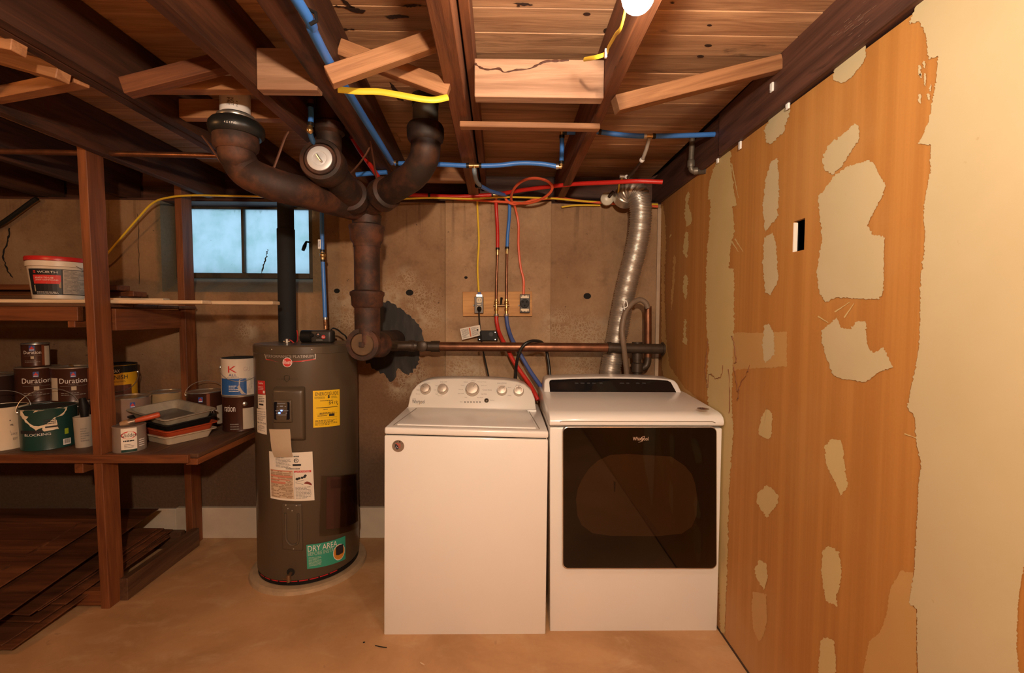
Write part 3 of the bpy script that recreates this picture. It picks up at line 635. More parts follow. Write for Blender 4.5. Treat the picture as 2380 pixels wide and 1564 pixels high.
g.build('lid_groove', SEAMC, wsh, True)
cY = lambda py: 2.375 + (957-py)/77*.085
cs = lambda px, py, off=0: P(px, py, cY(py)) + V((0, -.9, .43))*off
outl = [(946,953),(949,940),(952,923),(958,908),(969,895),(982,887),(1000,882),(1026,880),(1063,879.5),(1137,881),(1174,883),(1202,887),(1220,894),(1235,908),(1243,927),(1247,958)]
MB().prism([cs(*q) for q in outl], (0, .12, 0)).build('control_console', mat('console_white', (0.74, 0.71, 0.65), 0.34, var=0.01), wsh, True, .006, 2)
MB().tube([cs(947, 951, .004), cs(1000, 952, .006), cs(1190, 955.5, .006), cs(1246, 956, .004)], .010, 10).build('console_lip', WHITE_ENAMEL, wsh, True)
MB().box((-.495, 2.364, .895), (.125, 2.38, .913)).build('console_gap', VOID, wsh)
KN = mat('champagne_metal', (0.62, 0.54, 0.46), 0.32, 0.85, 0.03); KF = mat('champagne_face', (0.55, 0.47, 0.39), 0.42, 0.6, 0.03)
nrm = V((0, -.9, .43)).normalized()
for px, py, r, ang in ((989.5,905,.0262,135), (1029.5,905,.0262,-90), (1098,905.5,.0345,55), (1166.5,908,.0258,50), (1205.5,909.5,.0258,90)):
    c = cs(px, py); kb = MB().lathe([(r*1.06, 0), (r*1.06, .006), (r, .010), (r*.97, .024), (r*.88, .027)], c, nrm, 32).build('dial', KN, wsh, True)
    kb2 = MB().lathe([(r*.88, .0265), (r*.5, .0285), (.001, .029)], c, nrm, 32).build('dial_face', KF, kb, True)
    MB().lathe([(r*1.1, -.001), (r*1.1, .0015)], c, nrm, 32).build('dial_shadow_gap', GREY_INK, kb, True)
    right_v = V((1, 0, 0)); up_v = V((0, .43, .9)).normalized(); d = right_v*math.cos(ang*PI/180) + up_v*math.sin(ang*PI/180)
    MB().tube([c + nrm*.029 + d*r*.25, c + nrm*.028 + d*r*.86], .0011, 5).build('pointer', GREY_INK, kb)
text_on(cs, 'Whirlpool', (958, 940.5, 987, 929), INK, wsh, .001)
MB().tube([cs(x, y, .001) for x, y in ((969,941.5),(974,940),(978,937),(981,933))], .0007, 4).build('logo_swirl', BRASS, wsh)
text_on(cs, 'CABRIO', (958, 928.5, 967, 926), GREY_INK, wsh, .001)
for s, bx in (('LOAD SIZE', (985,891,998,889)), ('WASH TEMP', (1023,889,1039,886.5)), ('CYCLE', (1094,886,1105,884)), ('RINSE OPTIONS', (1156,892,1177,889.5)), ('FABRIC SOFTENER', (1199,896,1211,894)),
              ('Auto', (974,898,979,895.5)), ('Medium', (968,907.5,975,905)), ('Extra Large', (967,917,977,914.5)), ('Warm', (1012,897.5,1019,895)), ('Cool', (1008,907,1013,905)), ('Cold', (1012,917,1017,914.5)), ('Tap Cold', (1017,921,1028,919)),
              ('Delicate', (1078,889,1088,886.5)), ('Casual', (1071,896.5,1079,894.5)), ('Normal', (1066,906,1076,904)), ('Quick Wash', (1064,916,1078,913.5)), ('Soak', (1080,924.5,1086,922.5)), ('Heavy Duty', (1110,889,1130,886.5)), ('Bulky Items', (1119,897.5,1132,895.5)), ('Towels Sheets', (1121,907.5,1143,905)), ('Clean Washer', (1118,917,1132,914.5)), ('Rinse & Spin', (1109,925.5,1123,923)),
              ('1 Rinse', (1179,901.5,1188,899)), ('2 Rinse', (1179,920.5,1188,918)), ('Status', (1069,935,1075,932.5)), ('Start Pause', (1139,931,1149,929))):
    text_on(cs, s, bx, GREY_INK, wsh, .0008, 'console_lettering')
for i in range(6):
    x = 1079 + i*6.95
    MB().poly([cs(x, 935.2, .001), cs(x+3.7, 935.3, .001), cs(x+3.7, 933.4, .001), cs(x, 933.3, .001)]).build('indicator', INK, wsh)
MB().lathe([(.0118, 0), (.0118, .004), (.007, .008), (.001, .009)], cs(1130.8, 931), nrm, 20).build('start_button', mat('dark_button', (.11, .09, .07), .3, .6, 0), wsh, True)
def badge(parent, c, right, up, r, nrm):
    f = lambda u, v, off=0: V(c) + V(right)*(u*r) + V(up)*(v*r) + V(nrm)*off
    b = MB().poly([f(u, v, .0012) for u, v in disc_pts(0, 0, 1, 1, 32)]).build('round_badge', mat('badge_grey', (.33, .25, .19), .35, .5, 0), parent, recalc=False)
    for i, ch in enumerate('AMERICA'):
        a = (150 - i*20)*PI/180; cx, cy = .76*math.cos(a), .76*math.sin(a); co, si = math.cos(a-PI/2), math.sin(a-PI/2)
        g = lambda u, v, off=0, cx=cx, cy=cy, co=co, si=si: f(cx + u*co - v*si, cy + u*si + v*co, off)
        text_on(g, ch, (-.11, -.11, .11, .13), INK, b, .002)
    for k in range(3):
        pts = [(-.35+.75*i/8, .42-.24*k+.10*math.sin(i*.8)) for i in range(9)]
        shape_on(f, pts + [(u, v-.10) for u, v in pts[::-1]], RED_INK, b, 'flag_stripe', .0022)
    shape_on(f, [(-.5, .30), (-.25, .34), (.02, .02), (.1, -.35), (-.05, -.55), (-.3, -.5), (-.55, -.2)], mat('badge_navy', (.015, .015, .03), .5, var=0), b, 'emblem_field', .0026)
    for su, sv in ((-.3, -.02), (-.12, -.25), (-.38, -.28)):
        shape_on(f, [(su+(.11 if i % 2 == 0 else .045)*math.cos(i*PI/5+PI/2), sv+(.11 if i % 2 == 0 else .045)*math.sin(i*PI/5+PI/2)) for i in range(10)], WHITE_INK, b, 'star', .003)
badge(wsh, P(925.5, 1036.5, YW), (1, 0, 0), (0, 0, 1), .0262, (0, -1, 0))
for x, y in ((-.47, 2.0), (.125, 2.0), (-.47, 2.5), (.125, 2.5)):
    MB().lathe([(.021, 0), (.024, .01), (.012, .012), (.012, .04)], (x, y, 0), n=16).build('foot', BLACK_PLASTIC, wsh, True)
# ------------------------------------------------------------------ dryer
dry = thing('clothes_dryer', 'white front-loading clothes dryer with a large dark glass door, by the right wall', 'dryer', (.572, 2.27, 0))
YD = 1.972
MB().prism([V((min(q.x, .956), q.y, q.z)) for q in f4(YD, (1278,993), (1686,995), (1681,1480), (1278,1479))], (0, .60, 0)).build('cabinet', WHITE_ENAMEL, dry, True, .006, 2)
DX0, DX1 = P(1278, 1000, YD).x-.003, min(P(1687, 1000, YD).x, .958)
zs = P(1480, 989, YD).z
prof = [(1.966, zs), (1.958, zs+.006), (1.957, zs+.022), (1.966, zs+.038), (1.985, zs+.050), (2.02, zs+.056), (2.38, 1.004), (2.60, 1.004), (2.60, zs)]
MB().prism([(DX0, y, z) for y, z in prof], (DX1-DX0, 0, 0)).build('top_cover', WHITE_ENAMEL, dry, True, .012, 3)
MB().box((DX0+.006, 1.974, zs-.004), (DX1-.006, 2.58, zs+.001)).build('seam', GREY_INK, dry)
gz = zs+.014
MB().tube([V((DX0+.045, 1.958, gz+.004)), V((DX0+.055, 1.957, gz+.008)), V((DX1-.055, 1.957, gz+.008)), V((DX1-.04, 1.958, gz+.002))], .0022, 6).build('lip_groove', SEAMC, dry, True)
dY = lambda py: 2.395 + (917-py)/40*.05
ds = lambda px, py, off=0: P(px, py, dY(py)) + V((0, -.93, .36))*off
MB().prism([ds(*q) for q in [(1264,922),(1265,890),(1267,882),(1275,878.5),(1330,877),(1400,875.5),(1470,876.5),(1528,879),(1560,882),(1568,885),(1575,892),(1588,919)]], (0, .14, 0)).build('console_shell', WHITE_ENAMEL, dry, True, .007, 3)
PANEL_BLACK = mat('gloss_black_panel', (0.008, 0.008, 0.009), 0.07, var=0)
MB().prism([ds(*q, .003) for q in [(1278.5,915),(1276.5,890),(1277.5,885),(1283,883),(1330,881),(1400,880),(1470,880.8),(1528,882.8),(1552,885),(1559,889),(1574,916)]], (0, .012, 0)).build('control_panel', PANEL_BLACK, dry, True, .0015, 1)
for i, (a, b) in enumerate(((1336,1344),(1349,1358),(1364,1371),(1376,1384),(1393,1400),(1440,1450),(1455,1462),(1478,1486),(1492,1500))):
    MB().poly([ds(a, 891.5, .005), ds(b, 891.7, .005), ds(b, 890.2, .005), ds(a, 890, .005)]).build('panel_print', mat('dim_panel_print', (.05,.05,.05), .5, var=0), dry)
dsf = lambda px, py, off=0: P(px, py, 1.946 - off)
def rrect(x0, y0, x1, y1, r, n=6, skew=(0,0,0,0)):
    out = []
    for cx, cy, a0 in ((x1-r, y0+r, -90), (x1-r, y1-r, 0), (x0+r, y1-r, 90), (x0+r, y0+r, 180)):
        for i in range(n+1):
            a = (a0 + 90*i/n)*PI/180; out.append((cx + r*math.cos(a), cy + r*math.sin(a)))
    return out
door = MB().prism([dsf(x, y, -.004) for x, y in rrect(1307, 992, 1666.5, 1322.5, 13)], (0, .021, 0)).build('door', mat('door_trim_chrome', (.66, .62, .58), .18, .9, 0), dry, True, .003, 2)
liner = MB().poly([dsf(x, y, 0.0005) for x, y in rrect(1309, 994, 1665, 1320, 12)]).build('door_liner', mat('black_door_mask', (.009, .006, .005), .35, var=0), door, recalc=False)
LENSM = mat('smoky_inner_window', (0.20, 0.13, 0.075), 0.3, var=0.1, sc=4)
lens = [(1339,1160),(1343,1135),(1352,1115),(1368,1090),(1390,1070),(1419,1057),(1460,1055),(1560,1061),(1592,1083),(1608,1102),(1616,1125),(1621,1160),(1619,1198),(1608,1224),(1585,1240),(1528,1246),(1419,1245),(1377,1239),(1352,1220),(1342,1198)]
MB().poly([dsf(x, y, .0012) for x, y in lens]).build('inner_window', LENSM, door, recalc=False)
MB().poly([dsf(x, y, .0016) for x, y in [(1484,1182),(1492,1186),(1535,1240),(1524,1245),(1518,1240)]]).build('drum_baffle', mat('drum_baffle', (.15, .11, .075), .4, var=0), door, recalc=False)
MB().poly([dsf(x, y, .0016) for x, y in [(1426,1118),(1431,1120),(1430,1142),(1427,1144)]]).build('drum_slot', VOID, door, recalc=False)
GL = NT('tinted_door_glass'); fr = GL.n('ShaderNodeFresnel', i_IOR=1.5); tp = GL.n('ShaderNodeBsdfTransparent'); tp.inputs[0].default_value = (.34, .27, .21, 1)
gs = GL.n('ShaderNodeBsdfGlossy', i_Roughness=0.03); mx_ = GL.n('ShaderNodeMixShader'); GL.l(fr.outputs[0], mx_.inputs[0]); GL.l(tp.outputs[0], mx_.inputs[1]); GL.l(gs.outputs[0], mx_.inputs[2]); GL.l(mx_.outputs[0], GL.out.inputs[0])
MB().poly([dsf(x, y, .0045) for x, y in rrect(1309.5, 994.5, 1664.5, 1319.5, 11)]).build('door_glass', GL.m, door, recalc=False)
LOGOM = mat('pale_copper_logo', (.72, .52, .38), .35, .3, 0)
text_on(dsf, 'Whirlpool', (1471, 1026.5, 1507, 1015.5), LOGOM, door, .0052)
MB().tube(smooth_path([dsf(x, y, .0052) for x, y in ((1484,1028),(1490,1026),(1496,1019),(1498,1014),(1494,1015),(1488,1022))]), .0008, 4).build('logo_swirl', LOGOM, door)
_bz = 1.000; _bp = PZ(1634, 951, _bz)
badge(dry, (_bp.x, _bp.y, _bz+.0015), (1, 0, 0), (0, 1, 0), .026, (0, 0, 1))
for x, y in ((.24, 2.0), (.90, 2.0), (.24, 2.52), (.90, 2.52)):
    MB().lathe([(.021, 0), (.024, .008), (.012, .010), (.012, .04)], (x, y, 0), n=16).build('foot', BLACK_PLASTIC, dry, True)
# ------------------------------------------------------------------ water heater
HC, HR = (-1.10, 2.538), .262
HTR = mat('taupe_tank_paint', (0.085, 0.062, 0.040), 0.36, var=0.02, coat=0.15)
htr = thing('water_heater', 'tall grey-brown electric water heater with yellow energy label', 'water heater', (HC[0], HC[1], .022))
def ztop_at(py, Y): return P(700, py, Y).z
HZ = 1.252
MB().lathe([(HR-.004, .05), (HR, .056), (HR, HZ-.045), (HR+.002, HZ-.043), (HR+.002, HZ-.008), (HR-.006, HZ), (HR-.05, HZ+.002), (.001, HZ+.004)], (HC[0], HC[1], 0), n=64).build('tank', HTR, htr, True)
MB().lathe([(HR-.012, .022), (HR-.003, .028), (HR-.003, .045), (HR-.008, .049)], (HC[0], HC[1], 0), n=64).build('base_ring', BLACK_PLASTIC, htr, True)
RB = mat('red_base_strip', (.5, .012, .02), .4, var=0)
mb = MB()
for i in range(9):
    a0 = -0.75 + i*.19
    for j in range(6):
        a, b = a0 + .16*j/6, a0 + .16*(j+1)/6; r = HR-.001
        mb.add([(HC[0]+r*math.sin(q), HC[1]-r*math.cos(q), z) for q, z in ((a,.046),(b,.046),(b,.051),(a,.051))], [(0,1,2,3)])
mb.build('red_strip', RB, htr, recalc=False)
hs = lambda *q: pcyl_surf(HC, HR, *q)
for px in (632, 725, 807):
    th, z = PCYL(px, 812, HC, HR); MB().sphere((HC[0]+HR*math.sin(th), HC[1]-HR*math.cos(th), z), .004, 8, 6).build('screw', STEEL, htr, True)
# name banner
s = hs((614,820), (734,821), (734,835), (616,835))
bn = shape_on(s, [(0,1),(1,1),(1,0),(.75,-.35),(.55,-.5),(.45,-.5),(.25,-.35),(.03,.05)], mat('banner_silver', (.42,.37,.33), .3, .6, 0), htr, 'name_banner', .001)
shape_on(s, [(.02,.86),(.98,.86),(.985,.18),(.75,.02),(.25,.02),(.045,.2)], mat('banner_dark', (.06,.048,.036), .35, .2, 0), bn, 'banner_field', .0018)
text_on(s, 'PERFORMANCE PLATINUM', (.05, .30, .955, .76), mat('banner_text', (.40,.35,.30), .4, .3, 0), bn, .0026)
shape_on(s, [(.03,.05),(.25,-.13),(.45,-.25),(.55,-.25),(.75,-.13),(.99,.08),(.99,-.04),(.75,-.30),(.55,-.44),(.45,-.44),(.25,-.30),(.03,-.05)], RED_INK, bn, 'red_arc', .0018)
s2 = hs((657.5,831), (679.5,831), (679.5,853), (657.5,853))
rb = shape_on(s2, disc_pts(.5, .5, .5, .5, 28), WHITE_INK, htr, 'round_emblem', .0032)
shape_on(s2, disc_pts(.5, .5, .45, .45, 28), RED_INK, rb, 'emblem_field', .0038)
text_on(s2, 'Rheem', (.12, .32, .9, .74), WHITE_INK, rb, .0044)
s3 = hs((643,872), (693,872), (693,888), (643,888))
text_on(s3, 'GLADIATOR', (0, .28, 1, .62), mat('faint_print', (.075,.058,.042), .3, .3, 0), htr, .001)
sh = [(.38,.92),(.5,1),(.62,.92),(.62,.45),(.5,0),(.38,.45)]
MB().tube([s3(u, v, .001) for u, v in sh + sh[:1]], .0011, 5).build('shield_emblem', mat('shield_line', (.05,.04,.03), .3, .4, 0), htr)
# control cover
def cyl_box(surf, d0, d1, nu=8, nv=4, inset=.0):
    vs, fs = [], []; m = MB()
    for off, k in ((d0, 0), (d1, inset)):
        for j in range(nv+1):
            for i in range(nu+1):
                u = k + (1-2*k)*i/nu; v = k + (1-2*k)*j/nv; vs.append(surf(u, v, off))
    n = (nu+1)*(nv+1); st = nu+1
    for j in range(nv):
        for i in range(nu):
            a = j*st+i; fs += [(a, a+st, a+st+1, a+1), (n+a, n+a+1, n+a+st+1, n+a+st)]
    for i in range(nu): fs += [(i, i+1, n+i+1, n+i), (nv*st+i, n+nv*st+i, n+nv*st+i+1, nv*st+i+1)]
    for j in range(nv): fs += [(j*st, n+j*st, n+(j+1)*st, (j+1)*st), (j*st+nu, (j+1)*st+nu, n+(j+1)*st+nu, n+j*st+nu)]
    return m.add(vs, fs)
cc = hs((637,896), (711,896), (713,1025), (638,1022))
cover = cyl_box(cc, -.004, .030, 8, 8, .07).build('control_cover', HTR, htr, True, .010, 3)
ci = hs((644,925), (684,925), (685,980), (645,980))
bez = cyl_box(lambda u, v, o=0: ci(u, v, o+.028), 0, .010, 5, 4, .06).build('display_bezel', HTR, cover, True, .004, 2)
cd2 = lambda u, v, o=0: ci(.10+.78*u, .16+.74*v, o+.0385)
disp = shape_on(cd2, [(.5+(x-.5)*1, y) for x, y in [(.06,0),(.94,0),(1,.05),(1,.95),(.94,1),(.06,1),(0,.95),(0,.05)]], mat('display_black', (.006,.007,.012), .12, var=0), cover, 'display', .0006)
LED = mat('blue_led', (.1,.2,1), .4, var=0, emit=(6.0, (.12,.22,1.0))); DIM = mat('display_icon', (.25,.28,.36), .4, var=0)
for u, v, r in ((.50,.52,.07), (.36,.38,.08)): shape_on(cd2, disc_pts(u, v, r, r*.55, 12), LED, disp, 'led', .0014)
for u, v in ((.2,.37),(.8,.37),(.25,.74),(.75,.74)): shape_on(cd2, disc_pts(u, v, .055, .025, 8), DIM, disp, 'icon', .0014)
for bx in ((.25,.90,.75,.93),(.1,.49,.38,.52),(.6,.49,.92,.52),(.25,.26,.8,.29),(.4,.73,.6,.80),(.35,.58,.65,.60)): patch_on(cd2, bx, DIM, disp, 'icon_bar', .0013, 1)
_fl = hs((638,993), (680,993), (682,1061), (640,1061))
tag_s = lambda u, v, off=0: _fl(u, v, .008 + .027*min(1, v*1.6) + .004*math.sin(v*7))
mb = sheet(tag_s, nu=3, nv=10); _o = mb.build('paper_flap', mat('tan_paper', (.50,.40,.28), .7, var=.05), htr, True, recalc=False)
# energy label
YEL = mat('yellow_label', (.86,.55,.015), .45, var=.01)
s = hs((727,908), (789,904.5), (789.5,988), (728,994)); el = patch_on(s, (0,0,1,1), YEL, htr, 'energy_label')
text_on(s, 'ENERGYGUIDE', (.08,.86,.94,.955), INK, el); shape_on(s, [(.53,.87),(.58,.87),(.58,.815),(.615,.815),(.555,.775),(.495,.815),(.53,.815)], INK, el, 'arrow')
text_on(s, '$419', (.55,.60,.89,.69), INK, el); patch_on(s, (.10,.525,.90,.54), INK, el, 'scale_bar', .0022); shape_on(s, [(.86,.61),(.93,.61),(.895,.575)], INK, el, 'marker')
lines_on(s, (.05,.77,.42,.84), 3, INK, el, 2, fill=.4); lines_on(s, (.65,.77,.9,.84), 3, INK, el, 3, fill=.4); lines_on(s, (.25,.70,.75,.735), 1, INK, el, 4, fill=.5)
lines_on(s, (.22,.34,.8,.40), 2, INK, el, 5, fill=.5); patch_on(s, (.56,.285,.77,.345), INK, el, 'black_box', .0022); lines_on(s, (.15,.29,.5,.33), 1, INK, el, 6, fill=.5)
lines_on(s, (.06,.05,.9,.20), 5, INK, el, 7, fill=.4); lines_on(s, (.35,.47,.65,.495), 1, INK, el, 8, fill=.5)
for b in ((.12,.25,.88,.254),(.12,.36,.88,.364)): patch_on(s, b, INK, el, 'rule', .0021, 4)
# stickers at the left
s = hs((599.5,884), (616.5,885), (617.5,917), (600,915)); rd = patch_on(s, (0,0,1,1), RED_INK, htr, 'red_sticker')
text_on(s, 'Safe', (.15,.74,.75,.90), WHITE_INK, rd); lines_on(s, (.1,.3,.8,.6), 3, WHITE_INK, rd, 2, fill=.3); patch_on(s, (.74,.08,.94,.28), WHITE_INK, rd, 'white_mark', .002)
s = hs((600,916.5), (618,917.5), (618.5,951), (600.5,948)); w1 = patch_on(s, (0,0,1,1), PAPER, htr, 'white_sticker')
lines_on(s, (.1,.45,.9,.9), 4, INK, w1, 3, fill=.35, wl=(.2,.4)); patch_on(s, (.2,.24,.75,.36), INK, w1, 'black_bar', .002)
s = hs((597.5,949), (619,951), (621,1010), (599,1004)); w2 = patch_on(s, (0,0,1,1), PAPER, htr, 'white_sticker')
for i, q in enumerate(('DO NOT RETURN THIS', 'WATER HEATER TO THE', 'STORE OF PURCHASE')): text_on(s, q, (.06,.86-.09*i,.94,.91-.09*i), INK, w2)
lines_on(s, (.1,.52,.9,.66), 3, GREY_INK, w2, 5, fill=.4, wl=(.15,.3)); text_on(s, '866-179-4566', (.08,.40,.95,.47), INK, w2); lines_on(s, (.12,.10,.85,.34), 5, GREY_INK, w2, 6, fill=.35, wl=(.15,.3))
# large warning label
s = hs((626,1048), (726,1049), (731,1162), (629.5,1157)); wl = patch_on(s, (0,0,1,1), PAPER, htr, 'warning_label', .0018, 10)
lines_on(s, (.18,.68,.54,.90), 9, GREY_INK, wl, 1, .003, .4, wl=(.1,.4)); text_on(s, 'R', (.62,.81,.68,.86), INK, wl, .003)
MB().tube([s(.65+.045*math.cos(a*PI/8), .835+.04*math.sin(a*PI/8), .003) for a in range(17)], .0012, 5).build('ring_mark', INK, wl)
patch_on(s, (.57,.725,.75,.765), INK, wl, 'black_bar', .003, 2); lines_on(s, (.6,.90,.76,.94), 1, INK, wl, 3, .003, .6, wl=(.04,.08)); lines_on(s, (.42,.65,.74,.685), 1, INK, wl, 4, .003, .8, wl=(.02,.05))
BROWNP = mat('brown_print', (.33,.22,.13), .6, var=0)
patch_on(s, (.03,.04,.57,.63), mat('print_panel', (.60,.47,.33), .6, var=0), wl, 'print_panel', .0026, 6)
lines_on(s, (.04,.05,.56,.61), 18, BROWNP, wl, 5, .0034, .62, wl=(.2,.5))
for b in ((.04,.42,.5,.44),(.04,.48,.55,.52),(.04,.345,.4,.39),(.04,.605,.56,.625)): patch_on(s, b, mat('pale_red_print', (.58,.22,.14), .6, var=0) if b[0] == .04 and b[1] == .42 else bpy.data.materials['pale_red_print'], wl, 'red_print', .0037, 5)
patch_on(s, (.60,.585,.955,.625), RED_INK, wl, 'red_band', .003, 4); text_on(s, 'DANGER', (.67,.592,.93,.617), WHITE_INK, wl, .0038); shape_on(s, [(.62,.592),(.66,.592),(.64,.617)], WHITE_INK, wl, 'warning_triangle', .0038)
for a, b, r in ((.655,.455,.035),(.70,.47,.03),(.76,.48,.03),(.81,.495,.03),(.83,.52,.03)): shape_on(s, disc_pts(a, b, r, r*.8, 10), INK, wl, 'pictogram', .003)
shape_on(s, [(.80,.375),(.86,.40),(.93,.37),(.955,.34),(.955,.31),(.88,.34),(.80,.355)], mat('dark_red_print', (.2,.03,.02), .6, var=0), wl, 'hand_pictogram', .003)
for q in ((.62,.39,.80,.43),(.62,.38,.78,.34)): MB().tube([s(q[0],q[1],.003), s(q[2],q[3],.003)], .0007, 4).build('diagram_line', INK, wl)
lines_on(s, (.61,.05,.94,.30), 9, GREY_INK, wl, 9, .003, .4, wl=(.1,.25)); patch_on(s, (.588,.04,.594,.63), GREY_INK, wl, 'rule', .003, 1)
# clear document pouch
PO = NT('clear_pouch'); tp = PO.n('ShaderNodeBsdfTransparent'); tp.inputs[0].default_value = (.86,.80,.74,1); gl = PO.n('ShaderNodeBsdfGlossy', i_Roughness=.12); mm = PO.n('ShaderNodeMixShader'); fr = PO.n('ShaderNodeFresnel', i_IOR=1.4)
PO.l(fr.outputs[0], mm.inputs[0]); PO.l(tp.outputs[0], mm.inputs[1]); PO.l(gl.outputs[0], mm.inputs[2]); PO.l(mm.outputs[0], PO.out.inputs[0])
s = hs((745,1104), (826,1098), (831.5,1222), (741,1245)); po = sheet(s, off=.010, nu=8, nv=4).build('document_pouch', PO.m, htr, True, recalc=False)
patch_on(s, (.12,.10,.98,.97), mat('brown_document', (.10,.046,.036), .5, var=.15, sc=12), po, 'document', .005, 6)
for b in ((.20,.78,.9,.93),(.42,.5,.95,.72)): patch_on(s, b, mat('document_print', (.07,.03,.026), .5, var=.3, sc=40), po, 'document_print', .006, 5)
# lower access panel
s = hs((655,1168), (702,1170), (705,1280), (657,1276)); ap = cyl_box(s, -.003, .006, 6, 4, .02).build('access_panel', HTR, htr, True, .003, 2)
q = [s(u, v, .007) for u, v in ((.22,.80),(.22,.30),(.28,.20),(.40,.14),(.55,.13),(.70,.16),(.80,.26),(.82,.80))]
MB().tube(smooth_path(q, 5), .006, 8).build('panel_rib', HTR, ap, True)
for u, v in ((.25,.97),(.35,.90),(.55,.86),(.75,.97),(.57,.05)): MB().sphere(s(u, v, .008), .0038, 8, 6).build('screw', STEEL, ap, True)
# green sticker
TEAL = mat('teal_sticker', (.035,.32,.215), .45, var=.02)
s = hs((712,1266), (802,1245), (802.5,1299), (714,1322)); gr = patch_on(s, (0,0,1,1), TEAL, htr, 'teal_sticker', .0018, 10)
text_on(s, 'DRY AREA', (.03,.72,.74,.95), WHITE_INK, gr, .003); text_on(s, 'BEFORE INSTALL', (.03,.54,.74,.69), mat('pale_teal', (.42,.55,.46), .5, var=0), gr, .003)
lines_on(s, (.04,.10,.34,.48), 8, bpy.data.materials['pale_teal'], gr, 2, .003, .35, wl=(.2,.4))
shape_on(s, disc_pts(.80,.42,.175,.34), WHITE_INK, gr, 'ring', .0028); shape_on(s, disc_pts(.80,.42,.16,.31), mat('sticker_orange', (.62,.24,.03), .5, var=0), gr, 'floor_drawing', .0032)
shape_on(s, [(.70,.34),(.78,.30),(.90,.33),(.92,.40),(.92,.70),(.80,.72),(.70,.66)], mat('sticker_black', (.025,.02,.025), .5, var=0), gr, 'tank_drawing', .0036)
# drain valve
th, z = PCYL(676, 1332, HC, HR); vc = V((HC[0]+HR*math.sin(th), HC[1]-HR*math.cos(th), z)); vn = V((math.sin(th), -math.cos(th), 0))
MB().lathe([(.020,0),(.020,.001)], vc + V((0,0,.006)) + vn*.0005, vn, 20).build('valve_opening', VOID, htr)
dv = MB().cyl(vc - vn*.01, vc + vn*.035, .009, 14).cyl(vc + vn*.03 + V((0,0,.006)), vc + vn*.034 + V((.004,0,-.026)), .010, 14).cyl(vc + vn*.03 + V((-.025,0,-.012)), vc+vn*.03+V((-.004,0,-.012)), .004, 8).build('drain_valve', mat('dull_brass', (.26,.15,.08), .35, .7, .2, 60), htr, True)
# leak sensor shut-off on top
bp = P(745, 797, 2.50)
zt = HZ+.003
dev = thing('shutoff_valve', 'black motorised shut-off valve on top of the water heater, under the blue pipe', 'valve', (bp.x, 2.50, zt))
x0, x1 = P(721, 780, 2.46).x, P(769, 780, 2.46).x
CHAR = mat('charcoal_plastic', (.035,.03,.026), .42, var=.08)
MB().box((x0, 2.46, zt), (x1, 2.53, zt+.068)).build('housing', CHAR, dev, True, .012, 3)
MB().cyl((x0-.060, 2.50, zt+.034), (x0+.01, 2.50, zt+.034), .034, 24).build('motor', BLACK_PLASTIC, dev, True)
for px, r, m in ((725, .010, BLACK_PLASTIC), (739.5, .012, CHAR)):
    c = P(px, 779, 2.459); k = MB().lathe([(r,0),(r,.006),(r*.7,.009),(.001,.009)], c, (0,-1,0), 18).build('knob', m, dev, True)
c = P(739.5, 777, 2.449); MB().lathe([(.0045,0),(.0045,.001)], c, (0,-1,0), 12).build('knob_mark', mat('pink_dot', (.55,.3,.24), .5, var=0), dev)
ss = plane_surf(P(722,768,2.459), P(768,768,2.459), P(768,797,2.459), P(722,797,2.459))
shape_on(ss, disc_pts(.65,.48,.10,.16), RED_INK, dev, 'round_emblem', .001); text_on(ss, 'Rheem', (.57,.42,.73,.56), WHITE_INK, dev, .0016)
lines_on(ss, (.28,.16,.62,.30), 2, GREY_INK, dev, 2, .001, .5, wl=(.2,.4))
cable('sensor_lead', 'thin black lead from the shut-off valve to the water heater rim', [(768,768,2.52),(774,763,2.52),(784,766,2.53),(795,775,2.55),(803,781,2.56),(808,793,2.58),(809,800,2.60)], .0042, BLACK_RUBBER, 'cord')
cable('red_lead', 'thin red lead lying on the heater top beside the black flue pipe', [(690,768,2.60),(692,780,2.58),(690,795,2.52),(684,797,2.48),(676,791,2.47),(670,790,2.47)], .003, RED_INK, 'cord')
_t = thing('heater_fitting', 'small chrome fitting at the foot of the black pipe on the heater', 'fitting', P(667, 796, 2.46))
_c = P(667, 799, 2.45); MB().cyl((_c.x, 2.45, zt), (_c.x, 2.45, zt+.022), .010, 12).cyl((_c.x-.018, 2.45, zt+.008), (_c.x+.018, 2.45, zt+.008), .005, 10).build('body', STEEL, _t, True)
# ------------------------------------------------------------------ cast iron drain
ds_ = thing('drain_stack', 'rusty cast-iron drain stack with two curved arms and a silver cleanout plug', 'drain pipe', P(853, 800, 2.25))
YL = 1.72
pl = lambda x, y: P(x, y, YL)
pv = pl(547, 250); PVCM = mat('white_pvc', (.78,.76,.76), .35, var=.01)
zh0, zh1 = pl(548, 345).z, pl(548, 305).z
c0 = V((pv.x, YL, 0))
MB().cyl(c0 + V((0,0,pl(547,270).z-.02)), c0 + V((0,0,ZS+.004)), .050, 32).build('white_pipe', PVCM, ds_, True)
_pvs = cyl_surf((pv.x, YL), .050, (-.1, pl(0,232).z), (.75, pl(0,232).z), (.75, pl(0,258).z), (-.1, pl(0,258).z))
wp = [o for o in bpy.data.objects if o.name.startswith('white_pipe')][0]
text_on(lambda u, v, o=0: _pvs(v, 1-u, o), 'NOT', (.12,.38,.78,.62), INK, wp, .0012); text_on(lambda u, v, o=0: _pvs(v, 1-u, o), 'PRE', (.12,.12,.78,.34), INK, wp, .0012); text_on(lambda u, v, o=0: _pvs(v, 1-u, o), '4 IN', (.3,.8,.8,.92), INK, wp, .0012)
